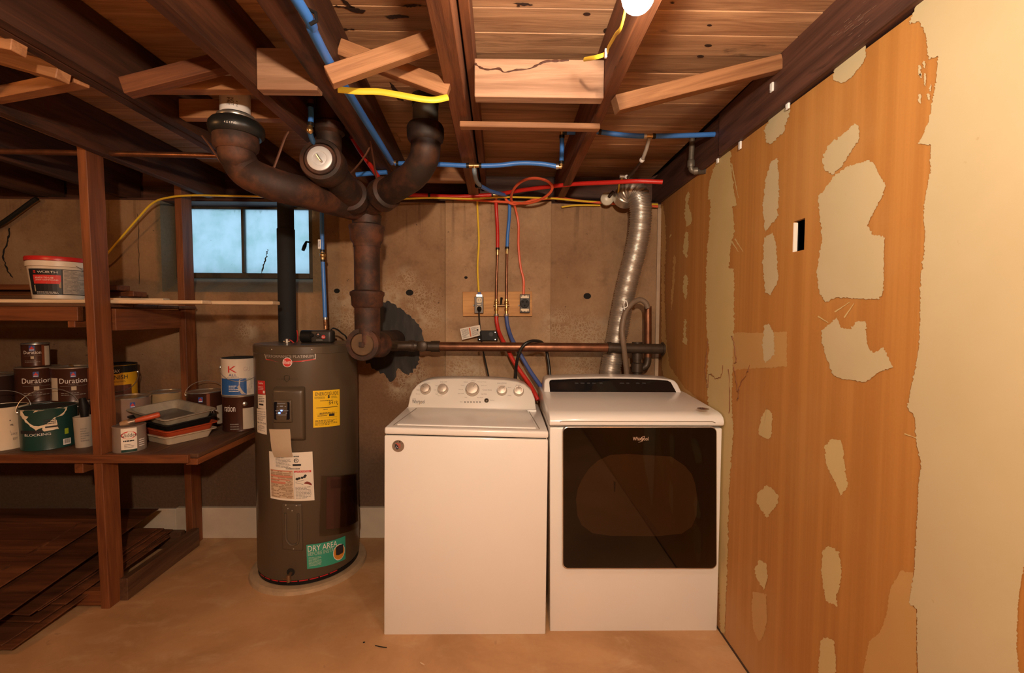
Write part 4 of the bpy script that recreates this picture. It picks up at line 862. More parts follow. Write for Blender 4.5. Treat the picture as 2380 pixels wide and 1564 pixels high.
MB().lathe([(.054, pl(0,262).z), (.062, pl(0,268).z), (.062, pl(0,274).z), (.082, pl(0,279).z), (.091, pl(0,287).z), (.093, pl(0,296).z), (.091, pl(0,306).z), (.080, pl(0,313).z)], c0 + V((.004,0,0)), (0,0,1), 40).build('rubber_coupling', BLACK_RUBBER, ds_, True)
cp = [o for o in bpy.data.objects if o.name.startswith('rubber_coupling')][0]
MB().lathe([(.0635, pl(0,270).z-.004), (.0645, pl(0,270).z), (.0635, pl(0,270).z+.006)], c0 + V((.004,0,0)), (0,0,1), 40).build('clamp_band', STEEL, cp, True)
_cs = cyl_surf((pv.x+.004, YL), .0925, (.1, pl(0,299).z), (.5, pl(0,299).z), (.5, pl(0,304).z), (.1, pl(0,304).z))
text_on(_cs, '4 X 4 PVC', (0,0,1,1), WHITE_INK, cp, .0008)
MB().lathe([(.064, zh0-.012), (.074, zh0), (.076, zh0+.01), (.076, zh1), (.072, zh1+.006)], c0, (0,0,1), 40).build('pipe_hub', IRON_RED, ds_, True)
arm = smooth_path([c0+V((0,0,zh0+.01)), c0+V((0,0,zh0-.02)), P(552,365,1.73), P(572,398,1.76), P(608,418,1.765), P(660,436,1.80), P(712,449,1.88), P(775,468,2.06), P(842,487,2.25)], 8)
MB().tube(arm, .061, 28).build('left_arm', IRON_RED, ds_, True)
YW_ = 2.25
wy = P(842, 487, YW_)
MB().sphere(wy, .078, 24, 14, (1.15, 1, .8)).build('wye_body', IRON, ds_, True)
# cleanout branch towards the viewer
ce = P(746, 372, 1.80); dr = (ce - wy).normalized()
MB().tube([wy, wy.lerp(ce, .35), wy.lerp(ce, .7), ce], .061, 28).build('cleanout_branch', IRON, ds_, True)
L = (ce-wy).length
MB().lathe([(.062, L*.24), (.076, L*.25), (.078, L*.36), (.072, L*.37)], wy, dr, 36).build('branch_collar', IRON, ds_, True)
cn = (CAM - ce); cn = (dr*0.75 + cn.normalized()*0.25).normalized()
MB().lathe([(.062,-.10), (.078,-.085), (.082,-.07), (.082,.0), (.078,.008), (.064,.010), (.062,-.002), (.001,-.002)], ce, cn, 44).build('cleanout_hub', IRON, ds_, True)
MB().lathe([(.058,-.002), (.060,.006), (.058,.012), (.001,.012)], ce, cn, 40).build('cleanout_collar', IRON_RED, ds_, True)
pg = MB().lathe([(.047,.011), (.047,.017), (.044,.019), (.028,.019), (.026,.0165), (.001,.0205)], ce, cn, 40).build('cleanout_plug', mat('galvanised_plug', (.66,.66,.67), .5, .35, .05, 30), ds_, True, label='silver cleanout plug')
_u = V((0,0,1)).cross(cn).normalized(); _w = cn.cross(_u)
dg = (_u*.55 - _w*.8)
MB().tube([ce+cn*.017 - dg*.017, ce+cn*.025 - dg*.014, ce+cn*.025 + dg*.014, ce+cn*.017 + dg*.017], .0045, 8).build('plug_bar', STEEL, pg, True)
# riser behind the cleanout
RY = 1.88; rz_ = P(765, 300, RY)
MB().cyl((rz_.x, RY, P(765,385,RY).z), (rz_.x, RY, ZS+.004), .048, 28).build('centre_riser', IRON, ds_, True)
MB().lathe([(.049, P(0,306,RY).z), (.060, P(0,300,RY).z), (.060, P(0,282,RY).z), (.052, P(0,277,RY).z)], (rz_.x, RY, 0), (0,0,1), 28).build('riser_collar', IRON, ds_, True)
# right arm
YR_ = 1.93
pr = lambda x, y: P(x, y, YR_)
c1 = V((pr(989,300).x, YR_, 0))
MB().tube(smooth_path([c1+V((0,0,pr(0,312).z)), c1+V((0,0,pr(0,335).z)), P(984,372,1.95), P(962,406,1.99), P(925,432,2.06), P(880,460,2.17), wy], 8), .061, 28).build('right_arm', IRON, ds_, True)
mb = MB().lathe([(.062,0),(.074,.01),(.076,.06),(.066,.07)], P(903,445,2.11), (P(880,460,2.17)-P(925,432,2.06)), 32); mb.build('arm_collar', IRON, ds_, True)
MB().lathe([(.062, pr(0,322).z), (.072, pr(0,316).z), (.076, pr(0,308).z), (.076, pr(0,287).z), (.070, pr(0,280).z), (.050, pr(0,278).z)], c1, (0,0,1), 36).build('pipe_hub', IRON, ds_, True)
GAD = mat('grey_adapter', (.17,.185,.175), .3, .35, .25, 14)
MB().cyl(c1+V((0,0,pr(0,284).z)), c1+V((0,0,pr(0,236).z)), .0525, 32).build('grey_coupling', GAD, ds_, True)
MB().cyl(c1+V((0,0,pr(0,236).z)), c1+V((0,0,ZS+.004)), .056, 32).build('upper_pipe', mat('dark_abs_pipe', (.03,.032,.03), .22, .1, .3, 10), ds_, True)
# vertical stack
sx = P(853, 600, YW_).x
zz = lambda y: P(853, y, YW_).z
MB().lathe([(.070, zz(500)), (.066, zz(530))], (sx, YW_, 0), (0,0,1), 32).build('stack_neck', IRON, ds_, True)
MB().lathe([(.064, zz(574)), (.066, zz(566)), (.078, zz(558)), (.080, zz(536)), (.084, zz(532)), (.084, zz(526)), (.070, zz(522))][::-1], (sx, YW_, 0), (0,0,1), 36).build('stack_hub', IRON_RED, ds_, True)
MB().cyl((sx, YW_, zz(800)), (sx, YW_, zz(560)), .061, 32).build('stack_pipe', IRON_RED, ds_, True)
MB().lathe([(.062, zz(716)), (.074, zz(710)), (.077, zz(690)), (.082, zz(686)), (.082, zz(679)), (.068, zz(675))][::-1], (sx, YW_, 0), (0,0,1), 36).build('stack_hub', IRON_RED, ds_, True)
ct = P(850, 799, YW_)
MB().lathe([(.066,-.10), (.066,.0), (.078,.005), (.081,.04), (.078,.055), (.058,.056), (.056,.050), (.001,.050)], ct+V((0,.0,0)), (0,-1,0), 40).build('cleanout_tee', IRON_RED, ds_, True)
_cc = MB().lathe([(.054,.048), (.054,.056), (.050,.060), (.001,.060)], ct, (0,-1,0), 36).build('cleanout_cap', mat('brown_iron_cap', (.12,.07,.035), .5, .2, .3, 30), ds_, True)
MB().box(ct+V((-.012,-.072,-.012)), ct+V((.012,-.058,.012))).build('cap_nut', IRON, _cc, bevel=.002)
MB().tube([ct+V((.02,.03,0)), P(872,800,2.30), P(884,801,2.35)], .066, 24).build('side_branch', IRON_RED, ds_, True)
MB().tube([ct+V((0,.02,0)), ct+V((0,.3,-.005)), ct+V((0,.625,-.01))], .061, 24).build('wall_branch', IRON, ds_, True)
# ------------------------------------------------------------------ copper waste line
YC = 2.62
wl_ = thing('waste_pipe', 'brown copper waste pipe running level behind the machines from the drain to the right wall', 'pipe', P(1200, 806, YC))
pc = lambda x, y: P(x, y, YC)
MB().tube([P(872,800,2.34), P(915,803,2.56), pc(960,804), pc(1005,805)], .028, 20).build('tee_fitting', DARK_PIPE, wl_, True)
for _r, _l, _p in ((.033,.03,P(912,803,2.60)), (.033,.035,pc(950,804)), (.032,.05,pc(1002,805))): MB().lathe([(_r,0),(_r,_l)], _p, (1,0,0), 20).build('coupling', DARK_PIPE, wl_, True)
MB().lathe([(.030,0),(.031,.03),(.026,.034),(.001,.034)], P(983,804,YC-.01), (0,-1,0), 20).build('tee_cap', DARK_PIPE, wl_, True)
MB().cyl(pc(1006,805), pc(1418,808), .0265, 24).build('copper_pipe', COPPER, wl_, True)
MB().cyl(pc(1412,808), pc(1544,811), .029, 24).build('dark_pipe', DARK_PIPE, wl_, True)
MB().lathe([(.034,0),(.034,.02)], pc(1412,808), (1,0,0), 20).build('pipe_ring', DARK_PIPE, wl_, True)
MB().lathe([(.040,0),(.040,.006)], pc(1541,811)-V((.006,0,0)), (1,0,0), 20).build('wall_flange', DARK_PIPE, wl_, True)
YT = 2.645
pt = lambda x, y: P(x, y, YT)
MB().cyl(pt(1481,795), pt(1481,835), .030, 20).lathe([(.026,0),(.033,.004),(.033,.055),(.026,.06)], pt(1481,866), (0,0,1), 20).cyl(pt(1481,835), pt(1481,885), .024, 20).build('trap_body', DARK_PIPE, wl_, True)
MB().tube(smooth_path([pt(1484,858), pt(1500,852), pt(1505,842), pt(1506,828), pt(1506,800)], 6), .020, 16).build('trap_elbow', DARK_PIPE, wl_, True)
MB().cyl(pt(1506,830), pt(1506,712), .0205, 20).build('standpipe', COPPER, wl_, True)
cable('drain_hose', 'grey corrugated washer drain hose arching into the copper standpipe', [(1458,905,2.62),(1456,860,2.62),(1449,800,2.57),(1446,765,2.57),(1453,728,2.58),(1468,706,2.59),(1486,697,2.6),(1500,703,2.60),(1506,716,2.60)], .0155, mat('grey_hose', (.18,.125,.085), .55, var=.15, sc=90), 'hose', n=12)
cable('hose_hook', 'bent pale wire hook holding the grey drain hose', [(1452,720,2.555),(1450,708,2.55),(1455,698,2.55),(1458,712,2.55),(1442,719,2.555)], .0028, WHITE_PLASTIC, 'hook', n=6, k=4)
# ------------------------------------------------------------------ dryer duct
dpath = smooth_path([P(1452,458,2.70), P(1458,447,2.66), P(1470,442,2.63), P(1482,452,2.62), P(1489,482,2.62), P(1487,530,2.64), P(1478,580,2.66), P(1465,630,2.68), P(1453,680,2.70), P(1443,730,2.72), P(1434,780,2.73), P(1424,830,2.73), P(1414,890,2.73), P(1409,960,2.73)], 60)
acc = [0.0]
for i in range(1, len(dpath)): acc.append(acc[-1] + (dpath[i]-dpath[i-1]).length)
tot = acc[-1]; N = 400; pts = []; rads = []; j = 0
for i in range(N+1):
    s_ = tot*i/N
    while j < len(acc)-2 and acc[j+1] < s_: j += 1
    f_ = (s_-acc[j])/max(acc[j+1]-acc[j], 1e-9); pts.append(dpath[j].lerp(dpath[j+1], f_))
    rads.append(.058 + (.0048 if (i % 4) in (0, 1) else 0) + .0012*math.sin(i*.37))
FOIL = mat('silver_duct_foil', (.52,.47,.41), .42, .85, .15, 50)
duct = thing('dryer_duct', 'shiny silver corrugated dryer vent duct bending down behind the dryer', 'duct', P(1409, 960, 2.73))
MB().tube(pts, rads, 28).build('flexible_duct', FOIL, duct, True)
d0 = (dpath[6]-dpath[0]).normalized()
MB().lathe([(.064,-.02),(.064,.03),(.067,.032),(.067,.036),(.001,.036)][:-1], dpath[0]-d0*.004, d0, 32).build('collar', STEEL, duct, True)
# ------------------------------------------------------------------ pipes of blue and red plastic
def crimp(p, d, parent, r=.0125, l=.012, m=CRIMP):
    p = V(p); d = V(d).normalized(); MB().cyl(p-d*l/2, p+d*l/2, r, 14).build('crimp_ring', m, parent, True)
def brassbit(p0, p1, parent, r=.009): MB().cyl(p0, p1, r, 12).build('brass_fitting', BRASS, parent, True)
bm_ = thing('blue_pipe', 'long blue plastic water pipe along the bark-stained joist to the right wall', 'pipe', P(912, 380, 2.08))
zb_ = 2.098
MB().tube(smooth_path([V((-.462, .3, zb_)), PZ(690,0,zb_), PZ(726,70,zb_), PZ(758,132,zb_), PZ(800,200,zb_), PZ(845,272,zb_), PZ(885,336,zb_), PZ(911,378,zb_)], 6), .0125, 14).build('tube', PEX_BLUE, bm_, True)
pe = PZ(911,378,zb_); YB_ = pe.y
pb = lambda x, y: P(x, y, YB_)
brassbit(pe, pe+V((.02,0,-.002)), bm_, .011); crimp(pe+V((-.001,-.02,.001)), (0.1,1,0), bm_); crimp(pb(924,381), (1,0,0), bm_)
MB().tube(smooth_path([pb(918,380), pb(960,380), pb(1020,382), pb(1085,385)], 6), .0105, 12).build('tube', PEX_BLUE, bm_, True)
crimp(pb(1087,385), (1,0,0), bm_); crimp(pb(1116,385), (1,0,0), bm_); brassbit(pb(1088,385), pb(1114,385), bm_); brassbit(pb(1102,385), pb(1102,392), bm_)
MB().tube(smooth_path([pb(1114,385.5), pb(1160,384), pb(1210,379), pb(1260,381), pb(1296,387)], 6), .0105, 12).build('tube', PEX_BLUE, bm_, True)
crimp(pb(1295,387), (1,0,0), bm_, m=STEEL); brassbit(pb(1297,388), pb(1305,388), bm_); brassbit(pb(1304,388), pb(1304,378), bm_); crimp(pb(1304.5,378), (0,0,1), bm_)
MB().tube([pb(1304.5,380), pb(1306,350), pb(1306,322)], .0105, 12).build('tube', PEX_BLUE, bm_, True)
crimp(pb(1306,318), (0,0,1), bm_); brassbit(pb(1306,322), pb(1306,307), bm_); crimp(pb(1314,307), (1,0,0), bm_)
MB().tube([pb(1310,307), pb(1345,308), pb(1395,306)], .0105, 12).build('tube', PEX_BLUE, bm_, True); crimp(pb(1394,306.5), (1,0,0), bm_)
MB().tube(smooth_path([pb(1397,307), pb(1440,313), pb(1480,316), pb(1502,316)], 6), .0112, 12).build('tube', PEX_BLUE, bm_, True)
crimp(pb(1499,316.5), (1,0,0), bm_, m=STEEL); crimp(pb(1520,316.5), (1,0,0), bm_); brassbit(pb(1501,316.5), pb(1518,316.5), bm_)
MB().tube([pb(1518,316.5), pb(1590,315), pb(1671,312)], .0112, 12).build('tube', PEX_BLUE, bm_, True)
clp = PZ(712, 42, zb_); MB().tube([clp+V((.004,0,.02)), clp+V((.022,0,.012)), clp+V((.024,0,-.006)), clp+V((.008,0,-.014))], .0045, 8).build('pipe_clip', BLACK_PLASTIC, bm_, True)
_g = thing('grey_drop_pipe', 'pale grey pipe dropping from the blue pipe near the right wall', 'pipe', P(1490, 370, 2.3))
MB().tube([pb(1509,320), P(1503,345,2.14), P(1493,372,2.22)], .0085, 10).build('tube', mat('pale_grey_pex', (.42,.38,.33), .5, var=.05), _g, True)
MB().sphere(P(1492,372,2.22), .0125, 12, 8).build('cap', WHITE_PLASTIC, _g, True)
MB().tube([P(1492,374,2.22), P(1472,400,2.35), P(1456,414,2.45)], .007, 10).build('lower_pipe', DARK_PIPE, _g, True)
MB().cyl(P(1440,410,2.45), P(1462,411,2.45), .009, 10).build('stop_valve', STEEL, _g, True)
MB().sphere(P(1456,411,2.44), .011, 10, 8).build('valve_knob', WHITE_PLASTIC, _g, True)
bd = thing('blue_drop_pipe', 'blue plastic pipe that drops to the washer taps, copper at its foot', 'pipe', P(1178, 690, 2.80))
MB().tube(smooth_path([pb(1102,391), P(1103,402,2.12), P(1107,420,2.22), P(1116,432,2.32)], 6), .0105, 12).build('grey_tube', PEX_GREY, bd, True); crimp(P(1112,430,2.31), (1,1,0), bd, .016, .02)
YP = 2.795
pp = lambda x, y: P(x, y, YP)
MB().tube(smooth_path([P(1116,432,2.32), P(1140,444,2.5), P(1165,451,2.66), P(1183,454,2.78)], 6), .0105, 12).build('tube', PEX_BLUE, bd, True)
brassbit(P(1180,454,2.77), P(1187,454,2.79), bd); crimp(pp(1184.5,462), (0,0,1), bd)
MB().tube(smooth_path([pp(1184.5,456), pp(1184,500), pp(1180,545), pp(1178.5,578)], 6), .0105, 12).build('tube', PEX_BLUE, bd, True); crimp(pp(1178.5,576), (0,0,1), bd)
brassbit(pp(1178.5,578), pp(1178.3,590), bd); MB().cyl(pp(1178.3,588), pp(1177,700), .0085, 12).build('copper_tube', COPPER, bd, True)
rm = thing('red_pipe', 'thick red plastic water pipe along the back wall top, dropping to the washer taps', 'pipe', P(1157, 690, 2.80))
YQ = 2.74
MB().tube(smooth_path([P(915,458,2.6), P(930,452,2.66), P(980,454,YQ), P(1060,457,YQ), P(1143,453,YQ)], 6), .0125, 12).build('tube', PEX_RED, rm, True)
crimp(P(1144,453,YQ), (1,0,0), rm, m=CRIMP); brassbit(P(1144,453,YQ), P(1158,452,YQ), rm); crimp(P(998,454,YQ), (1,0,0), rm, .0155)
MB().tube(smooth_path([P(1166,450,2.72), P(1200,444,2.66), P(1250,437,2.6), P(1330,428,2.52), P(1420,424,2.42), P(1480,421,2.36), P(1540,423,2.33)], 6), .0115, 12).build('tube', PEX_RED, rm, True)
MB().tube(smooth_path([P(1152,458,2.77), pp(1154.5,500), pp(1156.5,545), pp(1156.5,580)], 6), .0110, 12).build('tube', PEX_RED, rm, True); crimp(pp(1156.5,578), (0,0,1), rm)
brassbit(P(1153,456,YQ), P(1153,462,2.77), rm); brassbit(pp(1156.5,580), pp(1156,592), rm); MB().cyl(pp(1156,590), pp(1153,700), .0085, 12).build('copper_tube', COPPER, rm, True)
cable('red_riser', 'red plastic pipe rising behind the bark-stained joist beside the cleanout', [(818,318,2.02),(836,348,2.10),(866,392,2.22),(880,412,2.30)], .0115, PEX_RED, 'pipe', n=12)
bs = thing('short_blue_pipe', 'short blue pipe with a brass elbow hanging behind the silver cleanout plug', 'pipe', P(722, 290, 1.76))
MB().tube([P(722,248,1.76), P(723,270,1.76), P(722,288,1.76)], .0105, 12).build('tube', PEX_BLUE, bs, True); crimp(P(722.5,246,1.76), (0,0,1), bs); MB().cyl(P(722,232,1.76), P(722,246,1.76), .011, 10).build('copper_stub', COPPER, bs, True)
crimp(P(722,289,1.76), (0,0,1), bs); brassbit(P(721,292,1.76), P(720,302,1.755), bs); MB().sphere(P(720,303,1.75), .013, 10, 8).build('elbow', BRASS, bs, True)
MB().tube([P(720,304,1.755), P(723,318,1.775), P(729,332,1.80)], .010, 12).build('lower_tube', mat('dark_blue_pex', (.03,.09,.2), .4, var=0), bs, True)
cable('blue_stub', 'short level piece of blue pipe behind the wye of the drain stack', [(828,406,2.28),(860,403,2.28),(900,400,2.28)], .0115, PEX_BLUE, 'pipe', n=12)
bh = thing('heater_supply_pipe', 'blue water pipe with a brass ball valve above the heater, right of the window', 'pipe', P(757, 765, 2.5))
YH = 2.52
ph = lambda x, y: P(x, y, YH)
MB().tube(smooth_path([ph(748,440), ph(748.5,520), ph(749.5,586)], 6), .0108, 12).build('tube', PEX_BLUE, bh, True)
MB().tube(smooth_path([ph(750.5,604), ph(753,670), ph(756,742)], 6), .0108, 12).build('tube', PEX_BLUE, bh, True)
crimp(ph(749.5,583), (0,0,1), bh, m=CRIMP); crimp(ph(750.5,606), (0,0,1), bh); crimp(ph(756,740), (0,0,1), bh, m=STEEL)
vb = MB().cyl(ph(749.5,584), ph(750.5,604), .0095, 12).sphere(ph(750,593), .0165, 14, 10).build('ball_valve', BRASS, bh, True)
MB().box(ph(746.5,580)-V((.008,.026,0)), ph(746.5,558)+V((.008,-.020,0))).build('valve_handle', WHITE_PLASTIC, vb, bevel=.004)
text_on(lambda u, v, o=0: ph(742+6*(1-v) if 0 else 743.5+6*v, 578-18*u) + V((0,-.0265-o,0)), 'VIEGA', (.1,.15,.9,.85), BLUE_INK, vb, .0006)
MB().cyl(ph(756,744), ph(757,765), .011, 12).cyl(ph(755.5,752), ph(758.5,752), .016, 12).build('union', mat('dull_copper_union', (.35,.18,.09), .35, .8, .2, 50), bh, True)
tag(MB().lathe([(.0465, 0), (.0465, P(0,528,2.60).z-HZ-.004), (.043, P(0,528,2.60).z-HZ), (.043, 2.112-HZ)], (P(667,700,2.60).x, 2.60, HZ+.004), n=32).build('black_pipe', mat('matte_black_foam', (.008,.009,.011), .85, var=.1), None, True), 'thick black insulated pipe standing on the water heater in front of the window', 'pipe')
# ------------------------------------------------------------------ wires
cable('yellow_cable', 'long yellow cable along the wall top, sagging to the front shelf post', [(225,612,2.77),(240,600,2.77),(275,560,2.76),(320,508,2.74),(355,472,2.72),(392,459,2.69),(450,454,2.68),(560,456,2.68),(650,458,2.67),(760,458,2.68),(920,462,2.69),(1000,460,2.70),(1100,462,2.72),(1170,458,2.74),(1280,461,2.76),(1350,467,2.78),(1440,472,2.81),(1529,475,2.83)], .0055, YELLOW_CABLE, 'cable')
cable('outlet_cable', 'yellow cable dropping straight down to the double outlet on the plywood', [(1109,459,2.80),(1110,490,2.82),(1113,560,2.82),(1110,620,2.82),(1113,682,2.81)], .0062, YELLOW_CABLE, 'cable')
cable('yellow_cable_end', 'short yellow cable along the wall top below the orange cable', [(1305,481,2.83),(1340,477,2.83),(1395,477,2.83)], .0055, YELLOW_CABLE, 'cable')
cable('ceiling_cable', 'bright yellow cable stapled loosely under the joists near the grey coupling', [(786,208,1.385),(830,212,1.385),(880,213,1.388),(930,221,1.390),(980,230,1.395),(1010,232,1.400),(1041,226,1.419)], .0095, YELLOW_CABLE, 'cable', flat=.45)
cable('orange_cable', 'orange cable looped at the wall top and dropping to the round dryer outlet', [(1015,457,2.76),(1060,462,2.77),(1120,466,2.77),(1185,470,2.76),(1230,472,2.70),(1268,457,2.6),(1284,436,2.54),(1270,420,2.52),(1240,414,2.52),(1212,422,2.53),(1194,440,2.6),(1188,462,2.72),(1196,478,2.79),(1205,520,2.82),(1205,570,2.82),(1210,620,2.82),(1217,650,2.82),(1217,685,2.81)], .0075, ORANGE_CABLE, 'cable')
cable('orange_cable_run', 'orange cable running from the loop to the back right corner', [(1172,452,2.76),(1178,466,2.76),(1192,474,2.76),(1215,472,2.76),(1245,464,2.76),(1300,461,2.78),(1360,468,2.79),(1440,474,2.80),(1529,480,2.81)], .0075, ORANGE_CABLE, 'cable')
cable('yellow_lamp_wire', 'short yellow wire between the stop valve and the white porcelain socket', [(1446,414,2.47),(1440,425,2.55),(1438,440,2.62),(1437,456,2.68)], .005, YELLOW_CABLE, 'wire')
_pj = thing('porcelain_socket', 'old white porcelain lamp socket beside the silver duct at the wall top', 'socket', P(1418, 462, 2.74))
MB().lathe([(.036,-.03),(.040,-.01),(.038,.01),(.026,.02),(.012,.024),(.001,.024)], P(1411,462,2.745), (-.1,-1,-.1), 24).build('body', mat('aged_porcelain', (.62,.58,.47), .35, var=.1), _pj, True)
MB().tube([P(1415,458,2.715), P(1421,450,2.70), P(1426,445,2.69)], .009, 10).build('terminal', DARK_PIPE, _pj, True)
cable('black_wall_conduit', 'black cable slanting down the far left of the back wall', [(-20,532,2.81),(10,515,2.80),(45,490,2.80),(72,470,2.80),(86,461,2.80)], .013, BLACK_RUBBER, 'cable')
cable('pipe_hanger', 'rusty strap holding up the left drain elbow, at its outer side', [(470,316,1.80),(487,338,1.78),(520,386,1.76)], .004, RUST_STRAP, 'strap', 'rusty pipe straps', k=4, n=6)
cable('pipe_hanger', 'thin rusty strap from the joist to the middle of the left drain arm', [(671,305,1.86),(662,322,1.86),(648,360,1.86),(634,398,1.86)], .005, RUST_STRAP, 'strap', 'rusty pipe straps', k=4, n=6)
cable('pipe_hanger', 'rusty wire strap looped over the right drain arm', [(856,309,1.90),(861,330,1.92),(868,370,2.02),(874,410,2.11),(880,445,2.16),(884,480,2.24),(893,484,2.26)], .004, RUST_STRAP, 'strap', 'rusty pipe straps', k=4, n=6)
cable('pipe_hanger', 'rusty wire crossing in front of the cleanout branch of the drain stack', [(860,315,1.96),(862,335,1.98),(848,362,2.0),(830,386,2.04),(808,408,2.08),(770,436,2.12)], .004, RUST_STRAP, 'strap', 'rusty pipe straps', k=4, n=6)
# ------------------------------------------------------------------ outlets on plywood, taps, hoses
YPL = 2.836
fp = lambda x, y: P(x, y, 2.818)
tag(MB().prism([P(1075,678,2.818), P(1237,677.5,2.818), P(1237,735,2.818), P(1076,735,2.818)], (0, .019, 0)).build('plywood_board', PLY, None, bevel=.0015, seg=1), 'small plywood board on the back wall that carries outlets and taps', 'board')
ALM = mat('almond_plastic', (.60,.48,.30), .4, var=.03)
du = thing('double_outlet', 'almond double outlet in a metal box with a black plug in its lower socket', 'outlet', fp(1113, 728))
MB().box(fp(1103.5,728)+V((0,-.030,0)), fp(1124,690)+V((0,0,0))).build('outlet_box', mat('dark_box_steel', (.07,.06,.055), .4, .7, .1), du, bevel=.002)
ob = lambda x, y, o=0: P(x, y, 2.786) + V((0,-o,0))
for y0 in (698, 717):
    f = MB().prism([ob(x, y) for x, y in rrect(1107.5, y0-6.5, 1120, y0+6.5, 4, 4)], (0, -.006, 0)).build('socket_face', ALM, du, True, .001, 1)
    for sx_ in (1111, 1116.5): MB().poly([ob(sx_, y0+1.5, .0068), ob(sx_+.9, y0+1.5, .0068), ob(sx_+.9, y0-2.5, .0068), ob(sx_, y0-2.5, .0068)]).build('slot', INK, f, recalc=False)
MB().box(ob(1109,708.5)+V((0,-.004,0)), ob(1118,706)+V((0,0,0))).build('centre_strap', ALM, du)
MB().box(ob(1107,690), ob(1121,684)+V((0,-.006,0))).build('mounting_ear', STEEL, du, bevel=.001); MB().cyl(ob(1114,688), ob(1114,688,.01), .003, 10).build('screw', BRASS, du, True)
MB().box(ob(1110,684), ob(1118,679)+V((0,.012,0))).build('cable_clamp', BLUE_INK, du, bevel=.001)
pw = thing('power_cord', 'black washer power cord with its plug in the almond outlet', 'cord', fp(1114, 720))
MB().lathe([(.014,0),(.015,.012),(.011,.022),(.007,.03)], ob(1114,716,.006), (.05,-.8,-.6), 16).build('plug', BLACK_PLASTIC, pw, True)
MB().tube(smooth_path([ob(1114,722,.026), P(1113.5,735,2.77), P(1115,755,2.775), P(1120,800,2.72), P(1126,830,2.66), P(1132,858,2.62), P(1138,885,2.58)], 6), .0048, 8).build('cord', BLACK_RUBBER, pw, True)
do = thing('dryer_outlet', 'black round high-current dryer outlet in an open metal box', 'outlet', fp(1219, 727))
MB().box(fp(1208,727)+V((0,-.028,0)), fp(1231,684.5)).build('outlet_box', mat('open_box_steel', (.03,.027,.024), .5, .2, .1), do, bevel=.002)
oo = lambda x, y, o=0: P(x, y, 2.789) + V((0,-o,0))
rc_ = MB().lathe([(.027,0),(.027,.008),(.025,.010),(.001,.010)], oo(1219.5,705.5), (0,-1,0), 28).build('receptacle', BLACK_PLASTIC, do, True)
for bx in ((1213.5,700,1216.5,703.5),(1222.5,700,1225.5,703.5),(1218,709,1221,712)): MB().poly([oo(bx[0],bx[3],.011), oo(bx[2],bx[3],.011), oo(bx[2],bx[1],.011), oo(bx[0],bx[1],.011)]).build('slot', VOID, rc_, recalc=False)
for y0 in (690, 721): MB().box(oo(1210,y0+3)+V((0,-.004,0)), oo(1229.5,y0-3.5)).build('yoke', ALM, do, bevel=.001)
for q in ((1212,688),(1227,688),(1212,723),(1227,723),(1219.5,687),(1219.5,724)): MB().cyl(oo(q[0],q[1],.003), oo(q[0],q[1],.008), .0035, 8).build('screw', DARK_PIPE, do, True)
for px in (1101, 1206): tag(MB().lathe([(.0055,0),(.0055,.004),(.001,.006)], fp(px, 710), (0,-1,0), 12).build('board_screw', STEEL, None, True), 'round screw head beside the almond outlet' if px == 1101 else 'round screw head beside the black dryer outlet', 'screw')
tv = thing('washer_taps', 'brass washer shut-off valve with hot and cold outlets and one black lever', 'valve', pp(1165, 740))
for px in (1153.5, 1177):
    MB().cyl(pp(px,695), pp(px,733), .0095, 14).lathe([(.013,0),(.014,.004),(.014,.014),(.011,.018)], pp(px,706), (0,0,1), 14).lathe([(.0125,0),(.0135,.003),(.0135,.012),(.010,.015)], pp(px,722), (0,0,1), 14).build('tap_body', BRASS, tv, True)
    MB().lathe([(.0145,0),(.0155,.002),(.0155,.014),(.012,.016)], pp(px,735), (0,0,1), 16).build('hose_nut', STEEL, tv, True)
MB().cyl(pp(1147,710), pp(1184,710), .007, 12).cyl(pp(1165.5,710), pp(1165.5,700), .006, 10).build('yoke_bar', mat('dark_brass', (.25,.16,.08), .4, .7, .2, 50), tv, True)
MB().tube([pp(1164,708)+V((0,-.012,0)), pp(1165,700)+V((0,-.016,0)), pp(1166,692)+V((0,-.012,0))], [.004,.006,.008], 8).build('lever', BLACK_PLASTIC, tv, True)
cable('hot_hose', 'red washer supply hose hanging from the taps behind the washer', [(1153.5,735,2.795),(1155,752,2.79),(1160,772,2.77),(1168,790,2.73),(1180,812,2.70),(1193,838,2.67),(1210,864,2.64),(1230,892,2.60),(1243,915,2.55),(1250,930,2.53)], .0125, mat('red_hose', (.52,.028,.018), .42, var=.05), 'hose', n=12)
cable('cold_hose', 'blue washer supply hose hanging from the taps behind the washer', [(1177,735,2.795),(1179,752,2.79),(1184,772,2.775),(1191,790,2.74),(1203,812,2.71),(1216,835,2.69),(1232,862,2.66),(1250,888,2.62),(1262,905,2.58)], .0125, mat('blue_hose', (.06,.10,.30), .45, var=.05), 'hose', n=12)
cable('appliance_cable', 'thick black dryer cord looping over the copper waste pipe', [(1196,905,2.62),(1198,880,2.64),(1200,850,2.62),(1205,825,2.58),(1215,805,2.57),(1228,795,2.575),(1242,792,2.60),(1258,795,2.67),(1268,808,2.70),(1273,830,2.70),(1277,860,2.68),(1280,900,2.66)], .0092, BLACK_RUBBER, 'cord', n=10)
tg = thing('paper_tag', 'white instruction tag with a red band tied to the washer cord', 'tag', P(1094, 775, 2.76))
ts = plane_surf(P(1069,764,2.765), P(1115,755,2.755), P(1118,779,2.755), P(1074,790,2.765))
sheet(ts, off=0, nu=2, nv=2).build('card', PAPER, tg, recalc=False)
